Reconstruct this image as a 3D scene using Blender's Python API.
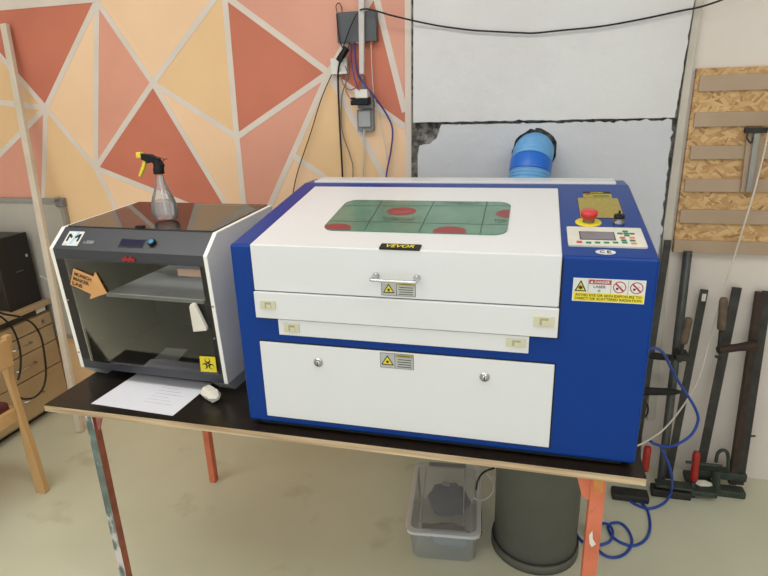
import bpy, math, random
from mathutils import Vector, Matrix
from mathutils.noise import noise as pnoise
for o in list(bpy.data.objects): bpy.data.objects.remove(o, do_unlink=True)
SC = bpy.context.scene
COL = SC.collection
TZ = 0.75                      # table top height
# ---------------------------------------------------------------- camera
CF, CX, CY, CZ = 572.81, 0.73487, -1.25796, 0.85384 + TZ
YAW, PITCH, ROLL = 0.260489, 0.319793, -0.031266
fwd = Vector((-math.sin(YAW)*math.cos(PITCH), math.cos(YAW)*math.cos(PITCH), -math.sin(PITCH)))
rgt = Vector((math.cos(YAW), math.sin(YAW), 0)); upv = rgt.cross(fwd)
r2 = math.cos(ROLL)*rgt + math.sin(ROLL)*upv
u2 = -math.sin(ROLL)*rgt + math.cos(ROLL)*upv
cam = bpy.data.cameras.new('camera'); co = bpy.data.objects.new('camera', cam); COL.objects.link(co)
cam.sensor_fit = 'HORIZONTAL'; cam.sensor_width = 36; cam.lens = CF/768*36; cam.clip_start = .02
co.matrix_world = Matrix(((r2.x, u2.x, -fwd.x, CX), (r2.y, u2.y, -fwd.y, CY), (r2.z, u2.z, -fwd.z, CZ), (0, 0, 0, 1)))
SC.camera = co
def lin(c):
    c = c/255
    return c/12.92 if c <= .04045 else ((c+.055)/1.055)**2.4
def rgb(r, g, b): return (lin(r), lin(g), lin(b), 1)
# ---------------------------------------------------------------- world and light
w = bpy.data.worlds.new('world'); SC.world = w; w.use_nodes = True
w.node_tree.nodes['Background'].inputs[0].default_value = (.94, .985, 1.0, 1)
w.node_tree.nodes['Background'].inputs[1].default_value = 1.38
def area(name, loc, sx, sy, power, col=(1, .985, .955)):
    l = bpy.data.lights.new(name, 'AREA'); l.shape = 'RECTANGLE'; l.size = sx; l.size_y = sy
    l.energy = power; l.color = col
    o = bpy.data.objects.new(name, l); COL.objects.link(o); o.location = loc
    return o
area('ceiling_lamp_light', (-0.6, -0.35, 2.87), 2.4, .5, 26)
area('ceiling_lamp_light', (1.9, -0.9, 2.87), 2.0, .5, 16)
area('ceiling_lamp_light', (-0.6, -2.6, 2.87), 2.4, .5, 20)
vs = SC.view_settings; vs.view_transform = 'Standard'; vs.look = 'None'; vs.gamma = 1; vs.use_curve_mapping = False
vs.exposure = 0.06
# ---------------------------------------------------------------- maths helpers
CAM = Vector((CX, CY, CZ))
def ray(x, y): return fwd + (x-384)/CF*r2 - (y-288)/CF*u2
def at(x, y, axis, val):
    d = ray(x, y); return CAM + d*((val-CAM[axis])/d[axis])
class Frame:
    def __init__(s, o, ux, uy, uz=None):
        s.o = Vector(o); s.ux = Vector(ux).normalized(); s.uy = Vector(uy).normalized()
        s.uz = Vector(uz).normalized() if uz is not None else s.ux.cross(s.uy)
    def pt(s, a, b, h=0): return s.o + s.ux*a + s.uy*b + s.uz*h
    def px(s, x, y, h=0):
        d = ray(x, y); t = ((s.o+s.uz*h)-CAM).dot(s.uz)/d.dot(s.uz)
        p = CAM+d*t-s.o; return (p.dot(s.ux), p.dot(s.uy))
    def turned(s, a, b, ang, h=0):
        c, n = math.cos(ang), math.sin(ang)
        return Frame(s.pt(a, b, h), s.ux*c+s.uy*n, s.uy*c-s.ux*n, s.uz)
X, Y, Z = Vector((1, 0, 0)), Vector((0, 1, 0)), Vector((0, 0, 1))
def catmull(pts, n=6, closed=False):
    pts = [Vector(p) for p in pts]; out = []; N = len(pts)
    for i in range(N if closed else N-1):
        if closed: p0, p1, p2, p3 = pts[i-1], pts[i], pts[(i+1) % N], pts[(i+2) % N]
        else: p0, p1, p2, p3 = pts[max(i-1, 0)], pts[i], pts[i+1], pts[min(i+2, N-1)]
        for k in range(n):
            t = k/n
            out.append(.5*((2*p1)+(p2-p0)*t+(2*p0-5*p1+4*p2-p3)*t*t+(3*p1-p0-3*p2+p3)*t**3))
    if not closed: out.append(pts[-1])
    return out
def ragged(pts, step, amp, seed, edges=None):
    rnd = random.Random(seed); out = []; N = len(pts)
    for i in range(N):
        a = Vector(pts[i]); b = Vector(pts[(i+1) % N]); out.append(tuple(a))
        if edges is not None and i not in edges: continue
        L = (b-a).length; n = max(1, int(L/step)); d = (b-a)/L; nn = Vector((-d.y, d.x)) if len(a) == 2 else None
        for k in range(1, n):
            q = a.lerp(b, (k+rnd.uniform(-.3, .3))/n) + nn*rnd.uniform(-amp, amp)*(1.8 if rnd.random() < .12 else .6)
            out.append(tuple(q))
    return out
def rrect(x0, y0, x1, y1, r, n=5):
    out = []
    for cx, cy, a0 in ((x1-r, y0+r, -90), (x1-r, y1-r, 0), (x0+r, y1-r, 90), (x0+r, y0+r, 180)):
        for k in range(n+1):
            a = math.radians(a0+90*k/n); out.append((cx+r*math.cos(a), cy+r*math.sin(a)))
    return out
def circ(cx, cy, rx, ry=None, n=28):
    ry = ry or rx
    return [(cx+rx*math.cos(2*math.pi*k/n), cy+ry*math.sin(2*math.pi*k/n)) for k in range(n)]
# ---------------------------------------------------------------- materials
MATS = {}
def mat(name, c, rough=.5, metal=0, spec=.5, c2=None, scale=8, bump=0, bscale=60, detail=4, thr=(.35, .65), coat=0, ior=None, stretch=None):
    m = bpy.data.materials.new(name); m.use_nodes = True; nt = m.node_tree; b = nt.nodes['Principled BSDF']
    b.inputs['Base Color'].default_value = rgb(*c); b.inputs['Roughness'].default_value = rough
    b.inputs['Metallic'].default_value = metal; b.inputs['Specular IOR Level'].default_value = spec
    b.inputs['Coat Weight'].default_value = coat; b.inputs['Coat Roughness'].default_value = .08
    if ior: b.inputs['IOR'].default_value = ior
    tc = nt.nodes.new('ShaderNodeTexCoord'); vec = tc.outputs['Object']
    if stretch:
        mp = nt.nodes.new('ShaderNodeMapping'); mp.inputs['Scale'].default_value = stretch
        nt.links.new(vec, mp.inputs[0]); vec = mp.outputs[0]
    if c2 is None: c2 = tuple(min(255, v*.94) for v in c)
    nz = nt.nodes.new('ShaderNodeTexNoise'); nz.inputs['Scale'].default_value = scale; nz.inputs['Detail'].default_value = detail
    nt.links.new(vec, nz.inputs['Vector'])
    cr = nt.nodes.new('ShaderNodeValToRGB'); cr.color_ramp.elements[0].position = thr[0]; cr.color_ramp.elements[1].position = thr[1]
    cr.color_ramp.elements[0].color = rgb(*c2); cr.color_ramp.elements[1].color = rgb(*c)
    nt.links.new(nz.outputs['Fac'], cr.inputs[0]); nt.links.new(cr.outputs[0], b.inputs['Base Color'])
    if bump:
        n2 = nt.nodes.new('ShaderNodeTexNoise'); n2.inputs['Scale'].default_value = bscale; n2.inputs['Detail'].default_value = 5
        nt.links.new(vec, n2.inputs['Vector'])
        bp = nt.nodes.new('ShaderNodeBump'); bp.inputs['Strength'].default_value = bump; bp.inputs['Distance'].default_value = .01
        nt.links.new(n2.outputs['Fac'], bp.inputs['Height']); nt.links.new(bp.outputs[0], b.inputs['Normal'])
    MATS[name] = m; return m
def layered(m, c, scale, lo, hi, stretch=None, off=0):
    """a further coat of colour c over the base colour where a noise passes a threshold (paint, stains)"""
    nt = m.node_tree; b = nt.nodes['Principled BSDF']; src = b.inputs['Base Color'].links[0].from_socket
    tc = nt.nodes.new('ShaderNodeTexCoord'); mp = nt.nodes.new('ShaderNodeMapping'); mp.inputs['Location'].default_value = (off, off*.7, off*1.3)
    if stretch: mp.inputs['Scale'].default_value = stretch
    nt.links.new(tc.outputs['Object'], mp.inputs[0])
    nz = nt.nodes.new('ShaderNodeTexNoise'); nz.inputs['Scale'].default_value = scale; nz.inputs['Detail'].default_value = 6
    nt.links.new(mp.outputs[0], nz.inputs['Vector'])
    mr = nt.nodes.new('ShaderNodeMapRange'); mr.inputs[1].default_value = lo; mr.inputs[2].default_value = hi
    nt.links.new(nz.outputs['Fac'], mr.inputs[0])
    mx = nt.nodes.new('ShaderNodeMix'); mx.data_type = 'RGBA'
    nt.links.new(mr.outputs[0], mx.inputs[0]); nt.links.new(src, mx.inputs[6]); mx.inputs[7].default_value = rgb(*c)
    nt.links.new(mx.outputs[2], b.inputs['Base Color']); return m
def glass(name, tint, gloss=.06, rough=.02, alpha=1.0, ior=1.45, diffuse=None, dmix=0):
    """thin clear sheet: see-through mixed with a fresnel mirror"""
    m = bpy.data.materials.new(name); m.use_nodes = True; nt = m.node_tree; nt.nodes.clear()
    out = nt.nodes.new('ShaderNodeOutputMaterial'); tr = nt.nodes.new('ShaderNodeBsdfTransparent'); tr.inputs[0].default_value = tint
    gl = nt.nodes.new('ShaderNodeBsdfGlossy'); gl.inputs['Roughness'].default_value = rough
    fr = nt.nodes.new('ShaderNodeFresnel'); fr.inputs[0].default_value = ior
    mx = nt.nodes.new('ShaderNodeMixShader'); nt.links.new(fr.outputs[0], mx.inputs[0])
    base = tr.outputs[0]
    if diffuse:
        df = nt.nodes.new('ShaderNodeBsdfDiffuse'); df.inputs[0].default_value = diffuse
        m2 = nt.nodes.new('ShaderNodeMixShader'); m2.inputs[0].default_value = dmix
        nt.links.new(tr.outputs[0], m2.inputs[1]); nt.links.new(df.outputs[0], m2.inputs[2]); base = m2.outputs[0]
    nt.links.new(base, mx.inputs[1]); nt.links.new(gl.outputs[0], mx.inputs[2]); nt.links.new(mx.outputs[0], out.inputs[0])
    MATS[name] = m; return m
# palette
floor_m = mat('concrete_floor', (212, 213, 190), .42, c2=(204, 204, 179), scale=1.6, bump=.05, bscale=9, detail=6)
layered(floor_m, (180, 174, 149), 5, .62, .8, off=3); layered(floor_m, (204, 199, 178), 2.3, .55, .8, off=9)
layered(floor_m, (78, 72, 60), 26, .80, .83, off=14)
wallw = mat('white_painted_wall', (224, 215, 207), .8, c2=(217, 208, 199), scale=2, bump=.12, bscale=25)
slab_m = mat('painted_concrete_slab', (220, 220, 219), .75, c2=(210, 209, 208), scale=2.2, bump=.6, bscale=16)
slab2_m = mat('painted_lower_slab', (206, 208, 212), .75, c2=(198, 200, 205), scale=2, bump=.45, bscale=20)
mortar = mat('dark_crumbling_mortar', (140, 138, 130), .95, c2=(62, 60, 57), scale=45, bump=.8, bscale=90)
ceil_m = mat('ceiling_paint', (238, 236, 232), .9)
mur = {'red': mat('mural_brick_red', (200, 118, 92), .7, c2=(191, 110, 87), scale=3, bump=.05, bscale=30),
       'salmon': mat('mural_salmon', (220, 160, 138), .7, c2=(212, 151, 131), scale=3, bump=.05, bscale=30),
       'pink': mat('mural_dusty_pink', (222, 158, 134), .7, c2=(214, 150, 128), scale=3, bump=.05, bscale=30),
       'peach': mat('mural_peach', (241, 204, 166), .7, c2=(235, 197, 158), scale=3, bump=.05, bscale=30),
       'yellow': mat('mural_warm_yellow', (234, 197, 150), .7, c2=(227, 189, 142), scale=3, bump=.05, bscale=30),
       'white': mat('mural_white_line', (220, 208, 196), .7, c2=(212, 200, 188), scale=5)}
blue = mat('blue_enamel', (0, 54, 134), .3, spec=.2, c2=(0, 53, 131), scale=3, coat=.02)
white = mat('white_enamel', (218, 219, 220), .34, c2=(216, 217, 218), scale=2, coat=.2)
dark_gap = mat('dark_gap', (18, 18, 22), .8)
chrome = mat('chrome', (205, 205, 205), .15, metal=1)
steel = mat('brushed_steel', (150, 150, 150), .35, metal=1)
beige = mat('beige_plastic_latch', (208, 204, 176), .5)
beige2 = mat('beige_latch_recess', (168, 163, 130), .5)
black = mat('black_plastic', (20, 20, 21), .45, spec=.25)
blackr = mat('black_cable_rubber', (20, 20, 22), .55)
tabtop = mat('dark_film_faced_plywood', (38, 31, 25), .3, c2=(31, 25, 20), scale=40, spec=.3)
ply = mat('plywood_edge', (205, 182, 148), .7, c2=(165, 140, 108), scale=14, stretch=(.3, .3, 9))
orange = mat('orange_painted_steel', (212, 118, 86), .55, c2=(198, 104, 74), scale=14)
layered(orange, (150, 78, 58), 30, .62, .7, off=2); layered(orange, (232, 222, 210), 22, .72, .76, off=5)
brownleg = mat('rust_brown_painted_steel', (160, 92, 70), .6, c2=(134, 74, 56), scale=18)
greenleg = mat('grey_green_painted_steel', (112, 128, 120), .65, c2=(86, 100, 94), scale=22)
layered(greenleg, (206, 198, 196), 16, .53, .58, (1, 1, .45), 4); layered(greenleg, (165, 105, 100), 12, .64, .7, off=7)
gusset_pink = mat('paint_smeared_gusset', (186, 122, 116), .65, c2=(150, 84, 74), scale=25)
yellowpaint = mat('ochre_paint', (206, 146, 74), .6, c2=(196, 116, 66), scale=30)
woodb = mat('light_oak', (208, 172, 120), .5, c2=(194, 154, 102), scale=7, stretch=(1, 1, .12), bump=.03)
pinew = mat('birch_laminate', (184, 159, 123), .5, c2=(170, 145, 110), scale=6, stretch=(1, .15, 1))
redseat = mat('wine_red_upholstery', (96, 40, 42), .8, c2=(80, 32, 34), scale=60)
pcblack = mat('pc_case_black', (22, 19, 19), .42)
printer_black = mat('anthracite_sheet_metal', (58, 60, 66), .38, c2=(54, 56, 62), scale=4)
printer_dark = mat('inner_black_metal', (30, 25, 23), .5)
printer_white = mat('white_side_panel', (244, 241, 233), .42, c2=(241, 238, 230), scale=3)
bed_m = mat('grey_build_plate', (238, 243, 245), .25, spec=.8)
chocolate = mat('dark_brown_inside', (46, 34, 30), .6)
doorglass = glass('tinted_door_glass', (.95, .95, .95, 1), ior=1.3)
topglass = glass('tinted_top_glass', (.95, .945, .94, 1), ior=2.2, diffuse=rgb(150, 134, 120), dmix=.12)
clear = glass('clear_plastic', (.96, .97, .98, 1), ior=1.3, rough=.12, diffuse=rgb(216, 222, 226), dmix=.26)
clear_rim = glass('clear_plastic_rim', (.9, .9, .91, 1), ior=1.3, rough=.2, diffuse=rgb(226, 230, 232), dmix=.55)
bottle_m = glass('clear_bottle_plastic', (.95, .95, .95, 1), ior=1.5, rough=.03, diffuse=rgb(240, 240, 240), dmix=.16)
water_m = glass('water', (.93, .94, .95, 1), ior=1.45, rough=.01, diffuse=rgb(225, 228, 230), dmix=.10)
greenfilm = mat('green_film_on_acrylic', (92, 134, 112), .25, c2=(80, 120, 102), scale=9, coat=.3)
filmdark = mat('film_print_dark', (40, 66, 62), .4)
filmred = mat('film_print_red', (142, 56, 60), .4)
filmred2 = mat('film_print_pale', (176, 110, 104), .4)
label_w = mat('white_sticker', (222, 224, 220), .5); label_g = mat('silver_label', (182, 184, 180), .45)
yel = mat('yellow_sticker', (236, 216, 40), .5); ink = mat('black_ink', (22, 22, 20), .6); redink = mat('red_ink', (178, 36, 44), .5)
gold = mat('gold_spec_plate', (176, 158, 70), .38, metal=.3, c2=(160, 142, 60), scale=120)
olive = mat('olive_label_band', (168, 156, 56), .5)
redp = mat('red_button_plastic', (214, 60, 62), .35); panelw = mat('ivory_keypad', (222, 220, 206), .45)
lcd = mat('grey_lcd', (122, 116, 124), .15); keyg = mat('green_key', (50, 122, 92), .5); keyr = mat('red_key', (198, 78, 70), .5)
keyo = mat('orange_key', (226, 128, 96), .5)
lcdblue = mat('dark_blue_display', (22, 22, 58), .12); knobblue = mat('blue_knob_cap', (70, 140, 190), .25)
logo_b = mat('logo_light_blue', (150, 205, 225), .5); greyink = mat('pale_grey_print', (190, 192, 198), .5)
kraft = mat('laser_cut_plywood', (216, 164, 104), .6, c2=(200, 146, 88), scale=12); burnt = mat('engraved_brown', (74, 44, 28), .7)
piecew = mat('white_printed_plastic', (228, 222, 208), .5)
paper = mat('white_paper', (226, 226, 232), .7, c2=(222, 222, 229), scale=5); pencil = mat('faint_print', (186, 186, 194), .7)
tape_y = mat('yellow_trigger', (226, 206, 60), .4)
duct_l = mat('light_blue_duct', (110, 172, 224), .35, c2=(94, 160, 218), scale=12); duct_d = mat('bright_blue_tape', (24, 108, 214), .35)
router_m = mat('dark_grey_router', (78, 80, 84), .45); sock = mat('grey_socket', (128, 132, 134), .5); sockl = mat('light_grey_socket', (158, 162, 162), .5)
plw = mat('white_plastic', (226, 222, 214), .45); trunk = mat('white_cable_duct', (206, 200, 196), .5)
cw = mat('white_cable', (206, 204, 200), .5); cpurple = mat('violet_cable', (70, 62, 140), .5); corange = mat('orange_cable', (200, 96, 52), .5)
cgrey = mat('grey_cable', (118, 114, 108), .5); hose_b = mat('blue_air_hose', (26, 70, 164), .35)
string_m = mat('white_string', (214, 206, 192), .8)
osb = mat('osb', (206, 164, 104), .7, c2=(160, 112, 62), scale=9)
cardb = mat('greige_hardboard', (178, 156, 132), .7, c2=(170, 147, 122), scale=5)
batten_m = mat('whitewashed_batten', (200, 194, 182), .7, c2=(188, 181, 168), scale=9)
lathm = mat('offwhite_lath', (212, 200, 182), .6, c2=(202, 189, 170), scale=9)
alu = mat('aluminium', (158, 155, 148), .5, metal=.15); wb_m = mat('whiteboard_surface', (186, 180, 168), .4, c2=(176, 171, 160), scale=3)
wb_c = mat('grey_plastic_corner', (128, 124, 124), .6)
clampbar = mat('dark_steel_bar', (62, 62, 58), .5, metal=.35, c2=(46, 44, 40), scale=20)
clampbrown = mat('rusty_steel_bar', (66, 48, 38), .6, metal=.2, c2=(44, 32, 26), scale=22)
pipe_m = mat('grey_steel_pipe', (92, 95, 94), .4, metal=.5, c2=(78, 80, 79), scale=15)
castgreen = mat('green_cast_iron', (56, 68, 57), .6, c2=(42, 50, 43), scale=25)
castdark = mat('dark_cast_iron', (48, 46, 42), .65, c2=(34, 32, 30), scale=25)
woodh = mat('worn_wooden_handle', (106, 90, 72), .65, c2=(84, 70, 56), scale=30); redh = mat('red_handle', (172, 40, 33), .45, c2=(158, 34, 29), scale=20)
binm = mat('grey_green_plastic_bin', (92, 94, 86), .6, c2=(86, 88, 80), scale=5, bump=.08, bscale=70)
denim = mat('navy_blue_cloth', (58, 66, 88), .9, c2=(46, 54, 74), scale=20); greycloth = mat('grey_blue_cloth', (128, 140, 150), .9)
# oriented strand board: stretched cells in two directions
def osb_nodes(m):
    nt = m.node_tree; b = nt.nodes['Principled BSDF']; tc = nt.nodes.new('ShaderNodeTexCoord')
    def cells(rot, sc, seed):
        m0 = nt.nodes.new('ShaderNodeMapping'); m0.inputs['Rotation'].default_value = (0, rot, 0); nt.links.new(tc.outputs['Object'], m0.inputs[0])
        mp = nt.nodes.new('ShaderNodeMapping'); mp.inputs['Scale'].default_value = sc; mp.inputs['Location'].default_value = (seed, seed, seed)
        nt.links.new(m0.outputs[0], mp.inputs[0])
        v = nt.nodes.new('ShaderNodeTexVoronoi'); v.inputs['Scale'].default_value = 1; nt.links.new(mp.outputs[0], v.inputs['Vector'])
        s = nt.nodes.new('ShaderNodeSeparateColor'); nt.links.new(v.outputs['Color'], s.inputs[0]); return s
    a = cells(.25, (19, 1, 85), 0); c = cells(-.65, (21, 1, 100), 4.3); d = cells(.95, (22, 1, 105), 8.1)
    mx = nt.nodes.new('ShaderNodeMath'); mx.operation = 'GREATER_THAN'; nt.links.new(a.outputs[1], mx.inputs[0]); mx.inputs[1].default_value = .45
    m1 = nt.nodes.new('ShaderNodeMix'); nt.links.new(mx.outputs[0], m1.inputs[0]); nt.links.new(a.outputs[0], m1.inputs[2]); nt.links.new(c.outputs[0], m1.inputs[3])
    g2 = nt.nodes.new('ShaderNodeMath'); g2.operation = 'GREATER_THAN'; nt.links.new(c.outputs[1], g2.inputs[0]); g2.inputs[1].default_value = .65
    m2 = nt.nodes.new('ShaderNodeMix'); nt.links.new(g2.outputs[0], m2.inputs[0]); nt.links.new(m1.outputs[0], m2.inputs[2]); nt.links.new(d.outputs[0], m2.inputs[3])
    cr = nt.nodes.new('ShaderNodeValToRGB'); e = cr.color_ramp.elements
    e[0].color = rgb(156, 118, 78); e[1].color = rgb(214, 180, 130); e.new(.15).color = rgb(182, 142, 94); e.new(.6).color = rgb(202, 164, 112)
    nt.links.new(m2.outputs[0], cr.inputs[0]); nt.links.new(cr.outputs[0], b.inputs['Base Color'])
osb_nodes(osb)
# ---------------------------------------------------------------- mesh builder
class MB:
    def __init__(s): s.v = []; s.f = []; s.m = []; s.mats = []; s.sm = []
    def mi(s, m):
        if m not in s.mats: s.mats.append(m)
        return s.mats.index(m)
    def add(s, vs_, fs, m, smooth=False):
        n = len(s.v); s.v += [Vector(v) for v in vs_]; k = s.mi(m)
        for f in fs: s.f.append([n+i for i in f]); s.m.append(k); s.sm.append(smooth)
        return s
    def box(s, lo, hi, m):
        (a, b, c), (d, e, f) = lo, hi
        return s.add([(a, b, c), (d, b, c), (d, e, c), (a, e, c), (a, b, f), (d, b, f), (d, e, f), (a, e, f)],
                     [(0, 3, 2, 1), (4, 5, 6, 7), (0, 1, 5, 4), (1, 2, 6, 5), (2, 3, 7, 6), (3, 0, 4, 7)], m)
    def fbox(s, F, a0, b0, a1, b1, h0, h1, m): return s.prism(F, [(a0, b0), (a1, b0), (a1, b1), (a0, b1)], h0, h1, m)
    def prism(s, F, poly, h0, h1, m, side=None, smooth=False):
        area_ = sum(poly[i-1][0]*poly[i][1]-poly[i][0]*poly[i-1][1] for i in range(len(poly)))
        if area_ < 0: poly = poly[::-1]
        n = len(poly); V = [F.pt(a, b, h0) for a, b in poly]+[F.pt(a, b, h1) for a, b in poly]
        s.add(V, [tuple(range(n-1, -1, -1)), tuple(range(n, 2*n))], m)
        s.add(V, [(i, (i+1) % n, n+(i+1) % n, n+i) for i in range(n)], side or m, smooth)
        return s
    def loft(s, rings, m, caps=True, smooth=True, closed=True):
        n = len(rings[0]); V = [p for r in rings for p in r]; fs = []
        for j in range(len(rings)-1):
            for i in range(n if closed else n-1):
                k = (i+1) % n; fs.append((j*n+i, j*n+k, (j+1)*n+k, (j+1)*n+i))
        s.add(V, fs, m, smooth)
        if caps:
            s.add(rings[0], [tuple(range(n))[::-1]], m); s.add(rings[-1], [tuple(range(n))], m)
        return s
    def tube(s, pts, r, m, seg=8, smooth_n=0, closed=False):
        if smooth_n: pts = catmull(pts, smooth_n, closed)
        pts = [Vector(p) for p in pts]; N = len(pts); rings = []; ref = None
        for i, p in enumerate(pts):
            if closed: t = pts[(i+1) % N]-pts[i-1]
            else: t = pts[min(i+1, N-1)]-pts[max(i-1, 0)]
            t.normalize()
            if ref is None: ref = (Z if abs(t.z) < .9 else X).cross(t).normalized()
            ref = (ref - t*ref.dot(t)).normalized(); b = t.cross(ref)
            rr = r[i] if isinstance(r, (list, tuple)) else r
            rings.append([p+ref*rr*math.cos(2*math.pi*k/seg)+b*rr*math.sin(2*math.pi*k/seg) for k in range(seg)])
        if closed: rings.append(rings[0])
        return s.loft(rings, m, caps=not closed)
    def lathe(s, prof, o, ax, m, seg=24, sx=1, sy=1, caps=True):
        o = Vector(o); ax = Vector(ax).normalized(); a = (X if abs(ax.x) < .9 else Y); a = (a-ax*a.dot(ax)).normalized(); b = ax.cross(a)
        rings = [[o+ax*h+a*r*sx*math.cos(2*math.pi*k/seg)+b*r*sy*math.sin(2*math.pi*k/seg) for k in range(seg)] for r, h in prof]
        return s.loft(rings, m, caps=caps)
    def text(s, F, st, rect, m, h=.0006, bold=0, fit=True, shear=0):
        """lettering st on frame F filling rect (a0,b0,a1,b1)"""
        cu = bpy.data.curves.new('t', 'FONT'); cu.body = st; cu.size = 1; cu.resolution_u = 3; cu.offset = bold; cu.shear = shear
        ob = bpy.data.objects.new('t', cu); me = bpy.data.meshes.new_from_object(ob)
        vs_ = [v.co.copy() for v in me.vertices]; fs = [tuple(p.vertices) for p in me.polygons]
        bpy.data.objects.remove(ob); bpy.data.curves.remove(cu); bpy.data.meshes.remove(me)
        if not vs_: return s
        x0 = min(v.x for v in vs_); x1 = max(v.x for v in vs_); y0 = min(v.y for v in vs_); y1 = max(v.y for v in vs_)
        a0, b0, a1, b1 = rect; kx = (a1-a0)/(x1-x0); ky = (b1-b0)/(y1-y0)
        return s.add([F.pt(a0+(v.x-x0)*kx, b0+(v.y-y0)*ky, h) for v in vs_], fs, m)
    def build(s, name, parent=None, bevel=0, seg=2, label=None, cat=None, group=None, kind=None, recalc=True):
        if parent is not None:
            o0 = Vector((0, 0, 0)); p = parent
            while p is not None: o0 += p.location; p = p.parent
        else:
            xs = [v.x for v in s.v]; ys = [v.y for v in s.v]; zs = [v.z for v in s.v]
            o0 = Vector(((min(xs)+max(xs))/2, (min(ys)+max(ys))/2, min(zs))) if kind != 'structure' else Vector((0, 0, 0))
        me = bpy.data.meshes.new(name); me.from_pydata([v-o0 for v in s.v], [], s.f)
        for m in s.mats: me.materials.append(m)
        for p, k, q in zip(me.polygons, s.m, s.sm): p.material_index = k; p.use_smooth = q
        me.update()
        ob = bpy.data.objects.new(name, me); COL.objects.link(ob)
        if parent is not None: ob.parent = parent
        else: ob.location = o0
        if bevel:
            # weld so the bevel sees shared edges
            wd = ob.modifiers.new('weld', 'WELD'); wd.merge_threshold = 1e-5
            b = ob.modifiers.new('bevel', 'BEVEL'); b.width = bevel; b.segments = seg; b.limit_method = 'ANGLE'; b.angle_limit = math.radians(40); b.harden_normals = False
        if label: ob['label'] = label
        if cat: ob['category'] = cat
        if group: ob['group'] = group
        if kind: ob['kind'] = kind
        return ob
def thing(name, label, cat, loc, group=None):
    o = bpy.data.objects.new(name, None); COL.objects.link(o); o.location = loc; o['label'] = label; o['category'] = cat
    o.empty_display_size = .05
    if group: o['group'] = group
    return o
# ================================================================= SETTING
WY = 1.15
MB().box((-3.2, -4.2, -.1), (3.6, 1.4, 0), floor_m).build('floor', kind='structure')
MB().box((-3.2, -4.2, 3.0), (3.6, 1.4, 3.1), ceil_m).build('ceiling', kind='structure')
MB().box((-3.3, -4.2, 0), (-3.2, 1.4, 3.0), wallw).build('wall_left', kind='structure')
MB().box((3.6, -4.2, 0), (3.7, 1.4, 3.0), wallw).build('wall_right', kind='structure')
wall = MB().box((-3.2, WY, 0), (3.6, 1.4, 3.0), wallw).build('wall_back', kind='structure')
FW = Frame((0, WY, 0), X, Z)      # wall frame: a = x, b = z, h towards the room
FW = Frame((0, WY, 0), X, Z, -Y)
# ---- mural
P = dict(T0=(-160, 24), T1=(0, 9), B=(97, 1), Cu=(218, -2), C=(153, 83), D=(96, 168), E=(237, 137), Eu=(224, -40), F=(329, 73),
         A=(46, 108), L1=(-160, -118), L2=(-160, 68), L3=(-160, 330), Ad=(44, 330), G=(293, 155))
def ext(a, b, k):   # point on line a->b at parameter k
    return (a[0]+(b[0]-a[0])*k, a[1]+(b[1]-a[1])*k)
mural = MB()
zt = 2.99
MH = [0]
def mp(*pts, c, h=.0005):
    poly = [FW.px(*p) for p in pts]; MH[0] += 1; h += MH[0]*.00004
    mural.prism(FW, poly, .0002, h, mur[c])
A, B, C, D, E, F_, G = P['A'], P['B'], P['C'], P['D'], P['E'], P['F'], P['G']
# lines beyond the picture
Fl = (203, -24)                   # F -> up left
Al = (-130, 86); Aul = (-130, -92)
Add = (40, 330); Adl = (-150, 305)
Cdr = (283, 300); Dl2 = (176, 330); Dr = (330, 262)
Ed = (254, 300); Gd = (190, 360); Gr = (420, 245); Fr = (405, 127); Frd = (410, 240)
top = -60
mp((-130, 22), (0, 9), B, A, Aul, c='red')
mp(Aul, A, Al, c='yellow')
mp(Al, A, Adl, c='yellow')
mp(A, Adl, (-150, 420), (-20, 420), Add, c='pink')
mp(A, B, D, c='peach')
mp(A, D, Dl2, (176, 420), (36, 420), Add, c='yellow')
mp(B, C, D, c='pink')
mp(B, (100, -2), (102, top), (255, top), C, c='peach')
mp((258, top), (220, top), E, C, c='yellow')
HH = (238.2, 225); II = (248, 241)
mp(C, D, HH, c='red')
mp(D, HH, II, (266, 420), (176, 420), Dl2, c='peach')
mp(C, E, II, c='peach')
mp((220, top), (150, top), F_, E, c='red')
mp(E, F_, G, (266, 215), II, c='pink')
mp(II, (266, 215), (266, 420), c='pink')
mp((150, top), (404, top), F_, c='salmon')
mp(G, Gr, (412, 420), (266, 420), (266, 215), c='peach')
mp(F_, Gr, G, c='yellow')
mp(F_, Fr, (408, 205), Gr, c='peach')
mp(F_, (404, top), (362, top), (379, 0), (405, 112), Fr, c='red')
mp((362, top), (404.5, top), (405, 112), c='salmon')
LHt = [.0018]
def ml(a, b, w=.026):
    p, q = Vector(FW.px(*a)), Vector(FW.px(*b)); d = (q-p).normalized(); n = Vector((-d.y, d.x))*w/2
    mural.prism(FW, [tuple(p-n), tuple(q-n), tuple(q+n), tuple(p+n)], .0005, LHt[0], mur['white']); LHt[0] += .00005
for a, b in ((A, B), (A, Al), (A, Aul), (A, Adl), (A, Add), (A, D), (B, D), (B, C), (C, D), (C, (258, top)), (C, E), (C, II), (D, HH), (D, Dl2),
             (E, (220, top)), (E, (266, 420)), (E, F_), (F_, (150, top)), (F_, (266, 215)), (G, Gr), (F_, (404, top)), (F_, Fr), (F_, Gr), ((362, top), (405, 112))):
    ml(a, b)
mural.prism(FW, [FW.px(*p) for p in ((-130, 22), (100, 2), (100, -14), (-130, 4))], .0005, .0035, mur['white'])
mural.prism(FW, [FW.px(*p) for p in ((-130, 4), (100, -14), (102, -200), (-130, -200))], .0002, .001, mur['peach'])
mural.prism(FW, [FW.px(*p) for p in ((404.5, top), (411, top), (411.5, 420), (407, 420))], .0005, .002, mur['white'])
mural.build('painted_mural', wall, label='geometric mural of red, pink, peach and yellow shapes with white lines')
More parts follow.
